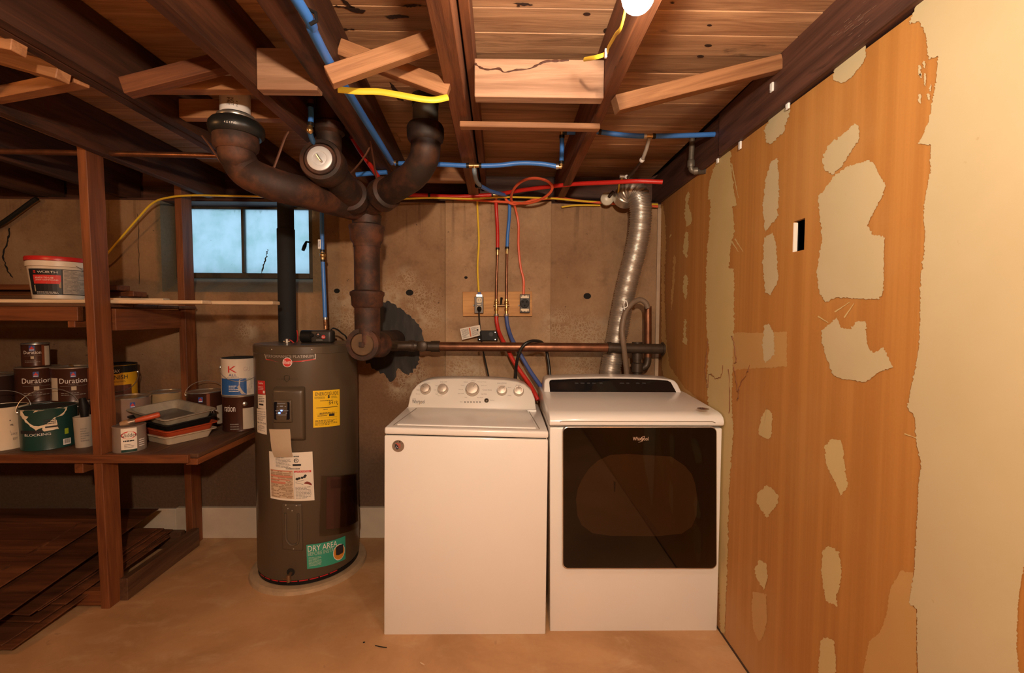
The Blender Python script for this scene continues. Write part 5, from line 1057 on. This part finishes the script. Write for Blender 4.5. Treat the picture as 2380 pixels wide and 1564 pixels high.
lines_on(ts, (.05,.1,.42,.9), 9, GREY_INK, tg, 2, .0012, .45, wl=(.2,.5)); lines_on(ts, (.55,.1,.92,.9), 9, GREY_INK, tg, 3, .0012, .45, wl=(.2,.5)); patch_on(ts, (.44,.1,.51,.92), mat('orange_band', (.6,.15,.05), .6, var=0), tg, 'red_band', .0012, 1)
shape_on(ts, disc_pts(.86,.58,.05,.08,12), INK, tg, 'hole', .0014)
wb = thing('black_wall_box', 'black plastic outlet box lying behind the white tag on the wall', 'box', P(1133, 792, 2.80))
MB().box(P(1110,792,2.80), P(1157,768,2.836)+V((0,0,0))).build('body', BLACK_PLASTIC, wb, bevel=.003)
MB().lathe([(.014,0),(.014,.004),(.001,.004)], P(1141,777,2.799), (0,-1,0), 18).build('round_socket', mat('sheen_black', (.03,.03,.03), .2, var=0), wb, True)
for q in ((1151,772),(1151,789),(1115,789)): MB().cyl(P(q[0],q[1],2.80), P(q[0],q[1],2.796), .003, 8).build('screw', STEEL, wb, True)
# ------------------------------------------------------------------ things on the wall beam
for i, (px, py, X, lb) in enumerate(((1794, 203, .938, 'white plastic cable clip on the dark wall beam, the highest of four'), (1831, 243, .955, 'white crumpled cable clip under the wall beam, second highest of four'), (1720, 338, .958, 'white strip-like cable clip under the wall beam, third highest of four'), (1668, 371, .958, 'white cable clip by the pale wall seam top, lowest of four'))):
    c = PX(px, py, X); t = thing('cable_clip', lb, 'clip', c, 0, 'white cable clips')
    MB().box(c+V((-.004,-.009,-.016)), c+V((.004,.009,.016))).build('clip_body', WHITE_PLASTIC, t, bevel=.003)
    MB().cyl(c+V((-.006,.002,-.012)), c+V((.006,.002,-.012)), .0022, 8).build('nail', STEEL, t, True)
cb = thing('grey_conduit', 'old grey metal conduit with an elbow fixed to the wall beam', 'conduit', P(1610, 400, 2.29))
pq = lambda x, y: P(x, y, 2.29)
CON = mat('old_conduit', (.17,.145,.115), .45, .5, .3, 20)
MB().tube(smooth_path([pq(1609,306), pq(1608,340), pq(1606,385), pq(1609,396), pq(1620,399), P(1644,398,2.22)], 5), .013, 14).build('tube', CON, cb, True)
MB().lathe([(.017,0),(.018,.004),(.018,.03),(.015,.034)], pq(1606,388), (0,0,1), 16).lathe([(.017,0),(.018,.004),(.018,.02)], pq(1612,398), (1,-.4,0), 16).build('elbow_fitting', CON, cb, True)
MB().box(pq(1600,309)+V((0,-.012,0)), pq(1618,306)+V((0,.012,0))).build('strap', STEEL, cb)
_mp = lambda x, y: P(x, y, 2.13)
tag(MB().cyl(V((-3.4, 2.13, 2.150)), V((P(520,381,2.13).x, 2.13, 2.128)), .0125, 12).build('brown_pipe', COPPER, None, True), 'brown pipe running level under the joists through the shelf post line at left', 'pipe')
# ------------------------------------------------------------------ shelving
shf = thing('shelving_unit', 'rough wooden storage shelving of posts and boards left of the water heater', 'shelf', (-2.4, 2.45, 0))
fl = P(235, 1425, 2.14); ft = P(173, 262, 2.05)
beam('post', (fl.x+.02, 2.14+.0445, 0), (ft.x+.02, 2.05+.0445, 2.300), .089, .040, SHELF_WOOD, shf, up=(1,0,0))
bl_ = P(434, 1280, 2.73); bt_ = P(402, 382, 2.71)
beam('post', (bl_.x+.02, 2.73+.0445, 0), (bt_.x+.02, 2.71+.0445, 2.298), .089, .040, SHELF_WOOD, shf, up=(1,0,0))
beam('post', (-3.25, 2.18, 0), (-3.25, 2.18, 2.10), .089, .040, SHELF_WOOD, shf, up=(1,0,0))
SH = .752; RE = P(460, 1062, 2.125).x
rs = random.Random(4); x = RE
while x > -3.3:
    wd = rs.uniform(.21, .27); beam('shelf_board', (x-wd/2, 2.128, SH-.010), (x-wd/2, 2.85, SH-.010), wd-.003, .02, SHELF_DARK, shf); x -= wd
xa = P(437, 1066, 2.11).x
beam('shelf_apron', (-3.3, 2.117, SH-.0195), (xa, 2.117, SH-.0195), .022, .039, SHELF_WOOD, shf)
beam('shelf_support', (RE-.03, 2.125, SH-.037), (RE-.03, 2.85, SH-.037), .055, .030, SHELF_WOOD, shf)
beam('shelf_support', (-2.0, 2.135, SH-.06), (-2.0, 2.85, SH-.06), .04, .07, SHELF_WOOD, shf)
ur = P(187, 728, 2.145).x
beam('upper_rail', (-3.3, 2.145, P(90,729,2.13).z), (ur, 2.145, P(90,729,2.13).z), .03, P(90,712,2.13).z-P(90,745,2.13).z, SHELF_WOOD, shf)
UZ = P(90, 712, 2.13).z
beam('cleat', (ur-.035, 2.135, UZ-.082), (ur-.035, 2.20, UZ-.082), .034, .03, SHELF_WOOD, shf)
for k, yy in enumerate((2.235, 2.395, 2.555, 2.70)): beam('upper_board', (-3.3, yy, UZ+.008), (ur+.11, yy, UZ+.008), .154, .016, SHELF_DARK, shf)
beam('side_rail', (-1.885, 2.21, UZ-.06), (-1.935, 2.73, UZ-.06), .03, .105, SHELF_WOOD, shf)
beam('base_rail', (-1.865, 2.20, .056), (-1.875, 2.74, .056), .038, .11, SHELF_DARK, shf)
beam('front_cleat', (-2.10, 2.165, .046), (-1.925, 2.165, .046), .04, .07, SHELF_WOOD, shf)
beam('base_rail', (-3.3, 2.72, .05), (-1.94, 2.72, .05), .04, .10, SHELF_DARK, shf)
beam('base_rail', (-3.3, 2.25, .03), (-1.94, 2.25, .03), .04, .06, SHELF_DARK, shf)
# mouldings and boards on the upper shelf
UT = UZ + .017
def moulding(label, x0, x1, y, z, wd, th, m=MOULD, name='trim_moulding', rz=0.0):
    p0, p1 = V((x0, y, z+th/2)), V((x1, y+(x1-x0)*rz, z+th/2))
    o = beam(name, p0, p1, wd, th, m, None, bevel=.003); return tag(o, label, 'board', 'boards on the upper shelf')
moulding('long cream moulding strip sticking out past the back shelf post, the longest', -2.12, P(640,700,2.30).x, 2.31, UT, .075, .018)
moulding('cream moulding strip at the shelf front edge ending beside the back shelf post', -2.6, P(476,705,2.20).x, 2.215, UT, .07, .017)
moulding('thin cream moulding lying on top of the longest strip', -2.1, P(385,687,2.32).x, 2.325, UT+.018, .05, .012)
moulding('cream board under the red-lidded tub on the upper shelf', -3.1, P(185,690,2.42).x, 2.43, UT, .12, .022)
moulding('grey-brown board at the back of the upper shelf, topmost of three', -3.2, P(288,668,2.62).x, 2.62, UT+.082, .09, .03, SHELF_WOOD)
moulding('wrapped board end at the back of the upper shelf, middle of three', -3.2, P(326,672,2.70).x, 2.70, UT+.052, .10, .03, SHELF_WOOD)
moulding('board at the back of the upper shelf, lowest of three', -3.2, -2.15, 2.65, UT, .15, .052, SHELF_DARK)
# stack of paneling sheets on the floor shelf
rs = random.Random(21)
PLAB = ['lowest brown panel sheet of the pile, its corner nearest the floor', 'second brown panel sheet from the bottom of the pile', 'third brown panel sheet from the bottom of the pile', 'fourth brown panel sheet from the bottom, with a chipped edge', 'fifth brown panel sheet from the bottom of the pile', 'sixth brown panel sheet, just below the raised top ones', 'long brown panel sheet near the top, warped upwards at its back corner', 'old brown door panel with raised mouldings on top of the pile']
SHT = [  # xr_front, y_front, xr_back, y_back, z_front, z_back
 (-2.01, 1.83, -1.945, 2.62, .030, .112), (-2.06, 1.84, -1.95, 2.62, .040, .122), (-2.02, 1.95, -1.955, 2.66, .062, .134), (-1.99, 2.04, -1.95, 2.60, .084, .146),
 (-2.05, 1.98, -1.975, 2.62, .094, .160), (-2.04, 1.93, -1.985, 2.58, .106, .176), (-2.055, 1.80, -2.03, 2.655, .150, .262), (-2.22, 1.78, -2.20, 2.50, .172, .268)]
for i, (xf, yf, xb, yb2, zf, zb2) in enumerate(SHT):
    a, b = V((xf, yf, zf)), V((xb, yb2, zb2)); d = V((-1.05, .03*(i % 3), .0))
    o = MB().prism([a, b, b + d, a + d + V((0, .04*(i % 2), 0))], (0, 0, .006)).build('panel_sheet', PANELING, None, bevel=.0015, seg=1)
    if i == 7:
        for k in range(2):
            s0 = a.lerp(b, .08+.48*k) + d*.10 + V((0,0,.0065)); s1 = a.lerp(b, .46+.48*k) + d*.10 + V((0,0,.0065)); e = d*.55
            MB().tube([s0, s1, s1+e, s0+e, s0], .008, 6).build('moulding', PANELING, o, True)
    tag(o, PLAB[i], 'panel', 'panel sheets piled under the shelf')
# ------------------------------------------------------------------ paint cans
def face(x, y): return math.atan2(-x, y)
def can(name, label, x, y, z, r, h, side, lid_m=STEEL, rot=0.0, cat='can', group='paint cans on the shelf', lid=True, taper=1.0, rim=None):
    t = thing(name, label, cat, (x, y, z), face(x, y) + rot, group)
    MB(True).lathe([(r*.985*taper, 0), (r*1.01*taper, .003), (r*taper, .007), (r, h-.008), (r*1.015, h-.005), (r*1.015, h-.001), (r*.95, h), (r*.94, h-.005), (.001, h-.006)], n=36).build('body', side, t, True)
    if lid: MB(True).lathe([(r*1.02, h-.006), (r*1.025, h-.001), (r*1.0, h+.001), (r*.86, h), (r*.84, h-.004), (.001, h-.0035)], n=36).build('lid', lid_m if rim is None else rim, t, True)
    return t
def csurf(r, th0, th1, z0, z1): return cyl_surf((0, 0), r, (th0, z1), (th1, z1), (th1, z0), (th0, z0))
def bail(t, r, z, drop, m=STEEL, ears=True):
    """wire handle: drop > 0 hangs in front, < 0 stands up"""
    pts = []
    for i in range(25):
        a = PI*i/24; u = -math.cos(a)*(r+.006); w_ = math.sin(a)
        pts.append(V((u, -w_*(r*1.02+.004) if drop > 0 else 0.3*r*w_, z - drop*w_)))
    MB(True).tube(pts, .0019, 6).build('bail_handle', m, t, True)
    if ears:
        for sg in (-1, 1): MB(True).lathe([(.009,0),(.009,.004),(.004,.006)], (sg*(r-.001), 0, z), (sg, 0, 0), 12).build('ear', m, t, True)
BRN = mat('dark_brown_can', (.058,.020,.012), .28, .1, .15, 8); GREEN_C = mat('dark_green_can', (.012,.05,.042), .35, var=.1); WHT = mat('off_white_can', (.66,.55,.40), .4, var=.04)
TANC = mat('pinkish_can', (.33,.22,.17), .35, .2, .08); GREYC = mat('grey_can', (.40,.34,.29), .32, .5, .08); YELC = mat('mustard_can', (.62,.33,.012), .4, var=.04); OLDC = mat('tan_can', (.42,.29,.15), .42, .1, .1)
BANDM = mat('rust_band', (.20,.055,.022), .35, .1, 0); LBL = mat('pale_can_label', (.55,.47,.37), .55, var=.08)
def emblem(t, r, z, th=0.0, s=.011):
    e = csurf(r, th-s/r, th+s/r, z-s*1.35, z+s*1.35); b = patch_on(e, (0,0,1,1), BLUE_INK, t, 'blue_emblem', .0015, 3, local=True)
    shape_on(e, [(.5,.92),(.62,.68),(.85,.5),(.85,.36),(.15,.36),(.15,.5),(.38,.68)], RED_INK, b, 'emblem_drop', .0022, True); patch_on(e, (.1,.12,.9,.26), WHITE_INK, b, 'emblem_words', .0022, 2, local=True)
def duration(t, r, h, th=-.1, side_label=True):
    e = csurf(r, th-.62, th+.62, h*.15, h*.95)
    text_on(e, 'Duration', (.0,.50,1.0,.68), WHITE_INK, t, .0016, local=True); text_on(e, 'HOME', (.33,.44,.67,.48), GREY_INK, t, .0016, local=True)
    patch_on(e, (.02,.395,.98,.402), GREY_INK, t, 'rule', .0014, 6, local=True); patch_on(e, (.42,.24,.60,.38), mat('cream_mark', (.5,.4,.28), .5, var=0), t, 'house_mark', .0014, 2, local=True)
    lines_on(e, (.05,.04,.95,.18), 2, GREY_INK, t, 3, .0014, .35, local=True, wl=(.08,.2)); patch_on(csurf(r, th+.66, th+.88, .006, h-.01), (0,0,1,1), BANDM, t, 'rust_band', .0010, 4, local=True)
    emblem(t, r, h*.80, th)
    if side_label: patch_on(csurf(r, th+1.05, th+1.5, h*.03, h*.68), (0,0,1,1), LBL, t, 'pale_label', .0014, 5, local=True)
def at(px, Y): return P(px, 900, Y).x
G_ = .0895; GH = .183
# three-high stack, left of the front post
xs_, ys_ = at(90, 2.50), 2.50
can('paint_can', 'dark paint can at the bottom of the stack behind the white tub', xs_, ys_, SH, G_, GH, BRN)
t = can('paint_can', 'dark brown paint can with silver lettering, middle of the stack left of the front post', xs_, ys_, SH+GH+.002, G_, GH, BRN); duration(t, G_, GH)
t = can('paint_can', 'small dark brown can at the very top of the stack left of the front post', at(86,2.49), 2.49, SH+2*GH+.004, .055, .124, BRN); duration(t, .055, .124, -.25, False)
patch_on(csurf(.055, .62, 1.15, .004, .11), (0,0,1,1), LBL, t, 'pale_label', .0014, 5, local=True)
xs2 = at(171, 2.50)
can('paint_can', 'dark paint can under the right-hand brown can, mostly hidden', xs2, 2.50, SH, G_, GH, BRN)
t = can('paint_can', 'dark brown lettered can half hidden by the front post, beside the three-high stack', xs2, 2.50, SH+GH+.002, G_, GH, BRN); duration(t, G_, GH, .0, False)
patch_on(csurf(G_, -1.15, -.72, .01, .13), (0,0,1,1), LBL, t, 'pale_label', .0014, 5, local=True)
tag(MB().tube(smooth_path([V((xs2+.02, 2.46, SH+2*GH+.012)), V((xs2+.035, 2.45, SH+2*GH+.014)), V((xs2+.05, 2.45, SH+2*GH+.006))], 4), .005, 6).build('paint_key', BRASS, None, True), 'small bent metal piece lying on the half hidden brown can', 'opener')
t = can('paint_bucket', 'big dark brown bucket at the far left shelf edge behind the white tub', at(-26, 2.45), 2.45, SH, .12, .33, mat('dark_bucket', (.03,.013,.009), .5, var=.1), cat='bucket', group=None)
# white and green tubs in front
t = can('paint_bucket', 'cream white paint tub with dark drips at the left shelf edge', P(6,1000,2.23).x, 2.23, SH, .0915, .205, WHT, cat='bucket', group=None, lid=False, taper=.94)
MB(True).lathe([(.086,.203),(.086,.19),(.001,.188)], n=28).build('dark_contents', VOID, t, True); bail(t, .0915, .190, -.085)
e = csurf(.0915, -.5, 1.2, .02, .19)
for i, (u, v, q) in enumerate(((.45,.56,'MR'),(.44,.38,'L'),(.46,.30,'LIKE'),(.50,.16,'EST'))): text_on(e, q, (u, v, u+.035*len(q), v+.055), INK if i < 1 else GREY_INK, t, .003, local=True)
for u, v, a, b in ((.82,.58,.03,.07),(.9,.90,.05,.03),(.72,.93,.04,.02),(.45,.72,.012,.02)): shape_on(e, disc_pts(u, v, a, b, 9), INK, t, 'paint_drip', .004, True)
gx = P(115,1000,2.26).x
t = can('paint_bucket', 'dark green paint tub with torn white label and a raised wire handle', gx, 2.26, SH, .104, .200, GREEN_C, cat='bucket', group=None, lid=False, taper=.97)
MB(True).lathe([(.098,.198),(.098,.185),(.001,.183)], n=28).build('dark_contents', VOID, t, True); bail(t, .104, .180, -.10)
e = csurf(.104, -1.1, 1.1, .004, .197)
shape_on(e, ragged([(.0,1),(.80,1),(.78,.92),(.70,.80),(.60,.78),(.62,.62),(.64,.48),(.42,.46),(.40,.56),(.30,.50),(.16,.68),(.06,.80),(0,.88)], .008, .04, 4), WHT, t, 'torn_label', .0022, True)
text_on(e, 'BLOCKING', (.10,.36,.52,.42), WHITE_INK, t, .0026, local=True); lines_on(e, (.42,.62,.60,.76), 3, INK, t, 2, .0032, .5, local=True); patch_on(e, (.44,.54,.64,.58), INK, t, 'barcode', .0032, 2, local=True)
patch_on(e, (.0,.42,.40,.50), INK, t, 'black_stripe', .0028, 4, local=True)
patch_on(e, (.73,.32,.80,.46), mat('lime_mark', (.30,.42,.02), .5, var=0), t, 'lime_square', .0026, 2, local=True); bq = patch_on(e, (.70,.05,.84,.20), WHITE_INK, t, 'barcode_label', .0026, 3, local=True)
for k in range(7): patch_on(e, (.72+.014*k,.08,.727+.014*k,.19), INK, bq, 'bar', .0032, 1, local=True)
# cups and brush between tub and post
CLEARC = mat('milky_plastic', (.42,.36,.29), .35, var=.06)
cx_ = P(191, 1010, 2.20)
t = can('plastic_cup', 'milky plastic tub with a black brush standing in it beside the green tub', P(188,1010,2.25).x+.015, 2.25, SH, .038, .15, CLEARC, cat='cup', group=None, lid=False, taper=.86)
lines_on(csurf(.039, -.3, .5, .03, .10), (0,0,1,1), 6, GREY_INK, t, 3, .0025, .4, local=True, wl=(.1,.3))
t = can('plastic_cup', 'second milky plastic pail just behind the green tub', P(190,1010,2.42).x, 2.42, SH, .035, .19, CLEARC, cat='cup', group=None, lid=False, taper=.9)
bx_ = P(192, 950, 2.25)
tag(MB().tube([V((bx_.x, 2.255, SH+.02)), V((bx_.x+.004, 2.255, SH+.12)), V((bx_.x+.002, 2.255, SH+.20)), V((bx_.x-.004, 2.255, P(192,925,2.25).z))], [.008,.012,.021,.012], 10).build('paint_brush', BLACK_PLASTIC, None, True), 'black brush handle standing in the milky plastic tub beside the post', 'brush')
# right of the post
yx = P(274, 900, 2.66).x
can('paint_can', 'dark can under the yellow can, hidden behind the pinkish can', yx, 2.66, SH, G_, GH, GREEN_C)
t = can('paint_can', 'yellow wood finish can with a dark lid band, right of the front post', yx, 2.66, SH+GH+.002, G_, GH, YELC, rim=BLACK_PLASTIC)
e = csurf(G_, -.9, .9, 0, GH)
patch_on(csurf(G_, -PI, PI, GH*.74, GH-.008), (0,0,1,1), BLACK_PLASTIC, t, 'dark_band', .0012, 36, local=True); patch_on(e, (.02,.06,.90,.36), mat('wood_picture', (.10,.03,.016), .5, var=.4, sc=60), t, 'wood_picture', .0014, 8, local=True)
patch_on(e, (.02,.02,.92,.06), BANDM, t, 'rust_band', .0014, 8, local=True); text_on(e, 'FINISH', (.28,.54,.78,.67), INK, t, .002, local=True); shape_on(e, disc_pts(.46,.80,.2,.09,14), BLACK_PLASTIC, t, 'dark_oval', .0016, True); text_on(e, 'MAX', (.36,.75,.56,.85), LBL, t, .0024, local=True); lines_on(e, (.3,.44,.72,.50), 2, INK, t, 2, .002, .3, local=True); bail(t, G_, GH*.7, .10)
t = can('paint_can', 'pinkish grey can with a small blue emblem behind the small white-labelled can', P(301,980,2.52).x, 2.52, SH, .097, .202, TANC); emblem(t, .097, .165, .15)
t = can('paint_can', 'tan can behind the paint trays, lid showing above them', P(385,920,2.71).x, 2.71, SH, .085, .20, OLDC)
t = can('paint_can', 'small white-labelled can at the shelf front with a red brush across its top', P(302,1040,2.195).x, 2.195, SH, .064, .122, GREYC, lid=False)
MB(True).lathe([(.059,.121),(.059,.112),(.001,.110)], n=28).build('dark_contents', mat('dried_paint', (.14,.10,.07), .6, var=.2), t, True)
e = csurf(.064, -.50, .42, .004, .118); lb = patch_on(e, (0,.08,1,.98), PAPER, t, 'white_label', .0014, 6, local=True); patch_on(e, (0,0,1,.10), GREEN_C, lb, 'green_foot', .0018, 6, local=True)
shape_on(e, disc_pts(.5,.70,.46,.16,24), RED_INK, lb, 'red_oval', .0020, True); shape_on(e, disc_pts(.5,.70,.40,.115,24), PAPER, lb, 'oval_field', .0024, True)
text_on(e, 'Glidden', (.0,.62,1.0,.78), INK, lb, .003, local=True); lines_on(e, (.15,.42,.85,.50), 1, INK, lb, 2, .0022, .7, local=True, wl=(.1,.3)); lines_on(e, (.2,.16,.8,.34), 3, GREY_INK, lb, 3, .0022, .4, local=True, wl=(.2,.4))
lines_on(csurf(.064, .55, 1.0, .02, .06), (0,0,1,1), 4, WHITE_INK, t, 4, .0015, .4, local=True, wl=(.2,.5))
# trays
def tray(name, label, x, y, z, rz, m, l=.40, w_=.29, d=.055, tilt=(0,0), inner=None):
    t = thing(name, label, 'tray', (x, y, z), group='stacked paint trays', eul=(tilt[0], tilt[1], rz))
    lp = [(-.030,0,.02),(-.012,d-.004,.03),(0,d-.004,.03),(0,d,.03),(-.012,d,.03),(-.018,d-.006,.03),(-.034,.004,.02)]
    vs, fs = [], []; n = 28
    for off, z_, r in lp:
        vs += [(a, b, z_) for a, b in rrect(-l/2-off, -w_/2-off, l/2+off, w_/2+off, r)]
    k = len(lp)
    for j in range(k-1):
        for i in range(n): q = (i+1) % n; fs.append((j*n+i, j*n+q, (j+1)*n+q, (j+1)*n+i))
    fs.append(tuple(range(n))[::-1])
    MB(True).add(vs, fs + [tuple(range((k-1)*n, k*n))]).build('shell', m, t, True)
    if inner:
        MB(True).add([(a, b, .0052) for a, b in rrect(-l/2+.036, -w_/2+.036, l/2-.036, w_/2-.036, .02)], [tuple(range(28))]).build('dried_paint', inner, t)
    return t
TRX, TRY, TRR = -1.77, 2.425, math.radians(154)
tray('paint_tray', 'cream paint tray at the bottom of the tray stack', TRX, TRY, SH+.001, TRR, mat('cream_tray', (.55,.44,.31), .45, var=.08), .37, .26, .045)
tray('paint_tray', 'orange red paint tray, second from the bottom of the stack', TRX+.006, TRY, SH+.036, TRR, mat('orange_tray', (.42,.06,.018), .42, var=.06), .37, .26, .045, (-.02, -.02))
tray('paint_tray', 'black paint tray below the grey one in the stack', TRX+.0, TRY+.004, SH+.071, TRR, BLACK_PLASTIC, .37, .26, .045, (-.04, -.04))
tray('paint_tray', 'grey paint-crusted tray on top of the stack, tilted towards the room', TRX-.004, TRY+.004, SH+.106, TRR, mat('crusty_grey_tray', (.30,.26,.20), .5, var=.35, sc=18), .37, .26, .045, (-.06, -.06), mat('grey_dried_paint', (.085,.075,.065), .25, var=.3, sc=12))
b0, b1 = P(279, 987, 2.185), P(372, 963, 2.27)
br = thing('paint_brush', 'paint brush with a red handle lying across the small white-labelled can', 'brush', b0)
MB().tube([b0.lerp(b1,.36), b0.lerp(b1,.45), b0.lerp(b1,.7), b1.lerp(b0,.05), b1], [.009,.012,.0135,.014,.010], 10).build('handle', mat('red_handle', (.48,.075,.025), .4, var=.05), br, True)
MB().tube([b0.lerp(b1,.20), b0.lerp(b1,.37)], [.016,.013], 12).build('ferrule', mat('dull_ferrule', (.24,.17,.12), .4, .6, .3, 50), br, True)
MB().tube([b0, b0.lerp(b1,.1), b0.lerp(b1,.22)], [.012,.017,.016], 10).build('bristles', mat('tan_bristles', (.30,.17,.08), .7, var=.3, sc=60), br, True)
# right end of the shelf
t = can('paint_can', 'dark brown can with wire handle standing behind the paint trays', P(478,960,2.70).x, 2.70, SH, .092, .205, BRN); bail(t, .092, .185, -.075)
emblem(t, .092, .165, -.25); text_on(csurf(.092, -.2, .62, .07, .11), 'ration', (0,0,1,1), WHITE_INK, t, .0016, local=True); patch_on(csurf(.092, .06, .24, .01, .195), (0,0,1,1), BANDM, t, 'rust_band', .001, 4, local=True); patch_on(csurf(.092, .62, 1.1, .01, .12), (0,0,1,1), LBL, t, 'pale_label', .0014, 5, local=True)
kx = P(556, 960, 2.60).x
t = can('paint_can', 'dark brown can under the white and blue tub at the right shelf end', kx, 2.62, SH, .0925, .200, BRN)
text_on(csurf(.0925, -1.0, -.30, .115, .15), 'ration', (0,0,1,1), WHITE_INK, t, .0016, local=True); patch_on(csurf(.0925, .08, .70, .012, .13), (0,0,1,1), LBL, t, 'pale_label', .0014, 5, local=True); lines_on(csurf(.0925, -.62, -.12, .01, .05), (0,0,1,1), 3, GREY_INK, t, 2, .0014, .4, local=True, wl=(.2,.5))
MB(True).lathe([(.012,0),(.012,.004),(.006,.007)], (.0925*math.sin(.2), -.0925*math.cos(.2), .155), (math.sin(.2), -math.cos(.2), 0), 14).build('ear', STEEL, t, True)
t = can('paint_can', 'white and blue paint tub with a red letter K, next to the heater', kx, 2.62, SH+.203, .0955, .205, mat('white_tub', (.70,.62,.52), .4, var=.03), lid=False)
MB(True).lathe([(.093,.206),(.090,.208),(.088,.2),(.001,.198)], n=28).build('dark_contents', VOID, t, True)
e = csurf(.0955, -1.25, 1.25, 0, .200)
patch_on(e, (.02,.02,.62,.48), mat('blue_label', (.02,.10,.33), .45, var=.03), t, 'blue_label', .0014, 10, local=True)
text_on(e, 'K', (.24,.65,.43,.83), RED_INK, t, .0018, local=True); text_on(e, 'ALL', (.25,.545,.43,.615), BLUE_INK, t, .0018, local=True); text_on(e, 'INTERIOR', (.22,.50,.47,.53), GREY_INK, t, .0018, local=True)
shape_on(e, ragged([(.48,.46),(.72,.48),(.75,.30),(.70,.06),(.52,.04),(.44,.22)], .012, .03, 7), mat('dried_white', (.50,.45,.40), .6, var=.3, sc=80), t, 'paint_smear', .0022, True)
text_on(e, 'GU', (.56,.68,.70,.80), mat('faded_print', (.52,.40,.36), .6, var=0), t, .0018, local=True); lines_on(e, (.25,.10,.48,.30), 4, WHITE_INK, t, 3, .002, .35, local=True, wl=(.1,.3)); bail(t, .0955, .155, .075)
# tub on the upper shelf
t = can('joint_compound_tub', 'white plastic tub with a red lid and black label on the upper shelf', P(141,690,2.385).x, 2.385, UT+.0225, .122, .198, mat('white_tub_plastic', (.68,.60,.50), .4, var=.02), cat='tub', group=None, lid=False, taper=.84)
R_ = .122
MB(True).lathe([(R_*1.01,.188),(R_*1.045,.190),(R_*1.05,.206),(R_*1.03,.210),(R_*.93,.211),(.001,.209)], n=40).build('red_lid', mat('red_lid', (.50,.02,.018), .35, var=.03), t, True)
MB(True).lathe([(R_*.985,.160),(R_*1.02,.162),(R_*1.025,.175),(R_*1.02,.186)], n=40).build('collar', bpy.data.materials['white_tub_plastic'], t, True)
tb = lambda z: R_*(.84+.16*z/.198)
def tsurf(th0, th1, z0, z1):
    def f(u, v, o=0):
        th = th0+(th1-th0)*u; z = z0+(z1-z0)*v; r = tb(z)+.0015+o; return V((r*math.sin(th), -r*math.cos(th), z))
    return f
lbp = patch_on(tsurf(-1.15,1.25,.022,.148), (0,0,1,1), mat('black_label', (.012,.013,.016), .45, var=0), t, 'black_label', .001, 16, 4, local=True)
e = tsurf(-.95,.05,.022,.148)
text_on(e, 'W\u00dcRTH', (.22,.83,.88,.93), WHITE_INK, lbp, .0022, local=True)
for k in range(2): patch_on(e, (.06,.83+.055*k,.16,.87+.055*k), RED_INK, lbp, 'red_mark', .0022, 1, local=True)
patch_on(e, (.02,.42,.98,.76), RED_INK, lbp, 'red_field', .0018, 6, local=True); shape_on(e, [(.02,.12),(.98,.26),(.98,.50),(.5,.45),(.02,.36)], mat('tan_picture', (.32,.22,.13), .6, var=.2, sc=30), lbp, 'picture', .0024, True)
text_on(e, 'READY-TO-USE', (.12,.62,.75,.68), WHITE_INK, lbp, .0026, local=True); text_on(e, 'JOINT COMPOUND', (.12,.53,.9,.59), WHITE_INK, lbp, .0026, local=True); lines_on(e, (.1,.02,.9,.12), 2, WHITE_INK, lbp, 4, .0022, .35, local=True)
e = tsurf(.09,1.05,.026,.145); wp_ = patch_on(e, (0,0,1,1), mat('grey_print_label', (.42,.36,.30), .6, var=0), lbp, 'text_panel', .0018, 8, 3, local=True); lines_on(e, (.04,.03,.96,.97), 17, GREY_INK, wp_, 5, .003, .5, local=True, wl=(.15,.4))
MB(True).tube(smooth_path([V((R_*math.sin(.5), -R_*math.cos(.5)-.004, .168)), V((.085,-.10,.150)), V((.105,-.085,.125))], 4), .0018, 6).build('handle_wire', STEEL, t, True)
# small litter on the floor
cable('splinter', 'short dark twig on the floor at the washer front left foot', [(872,1500,1.93),(884,1503,1.925),(899,1505,1.92)], .002, VOID, 'twig', n=5, k=2, raw=[PZ(872,1500,.003), PZ(884,1503,.003), PZ(899,1505,.003)])
cable('wood_chip', 'pale sliver of wood on the floor in front of the washer', None, .002, MOULD, 'chip', n=5, raw=[PZ(977,1540,.003), PZ(986,1545,.003)])
tag(MB().lathe([(.004,0),(.005,.001),(.001,.002)], PZ(846,913*1.0+580,.0005), (0,0,1), 8).build('pebble', VOID, None), 'dark speck of grit on the floor left of the washer', 'pebble')
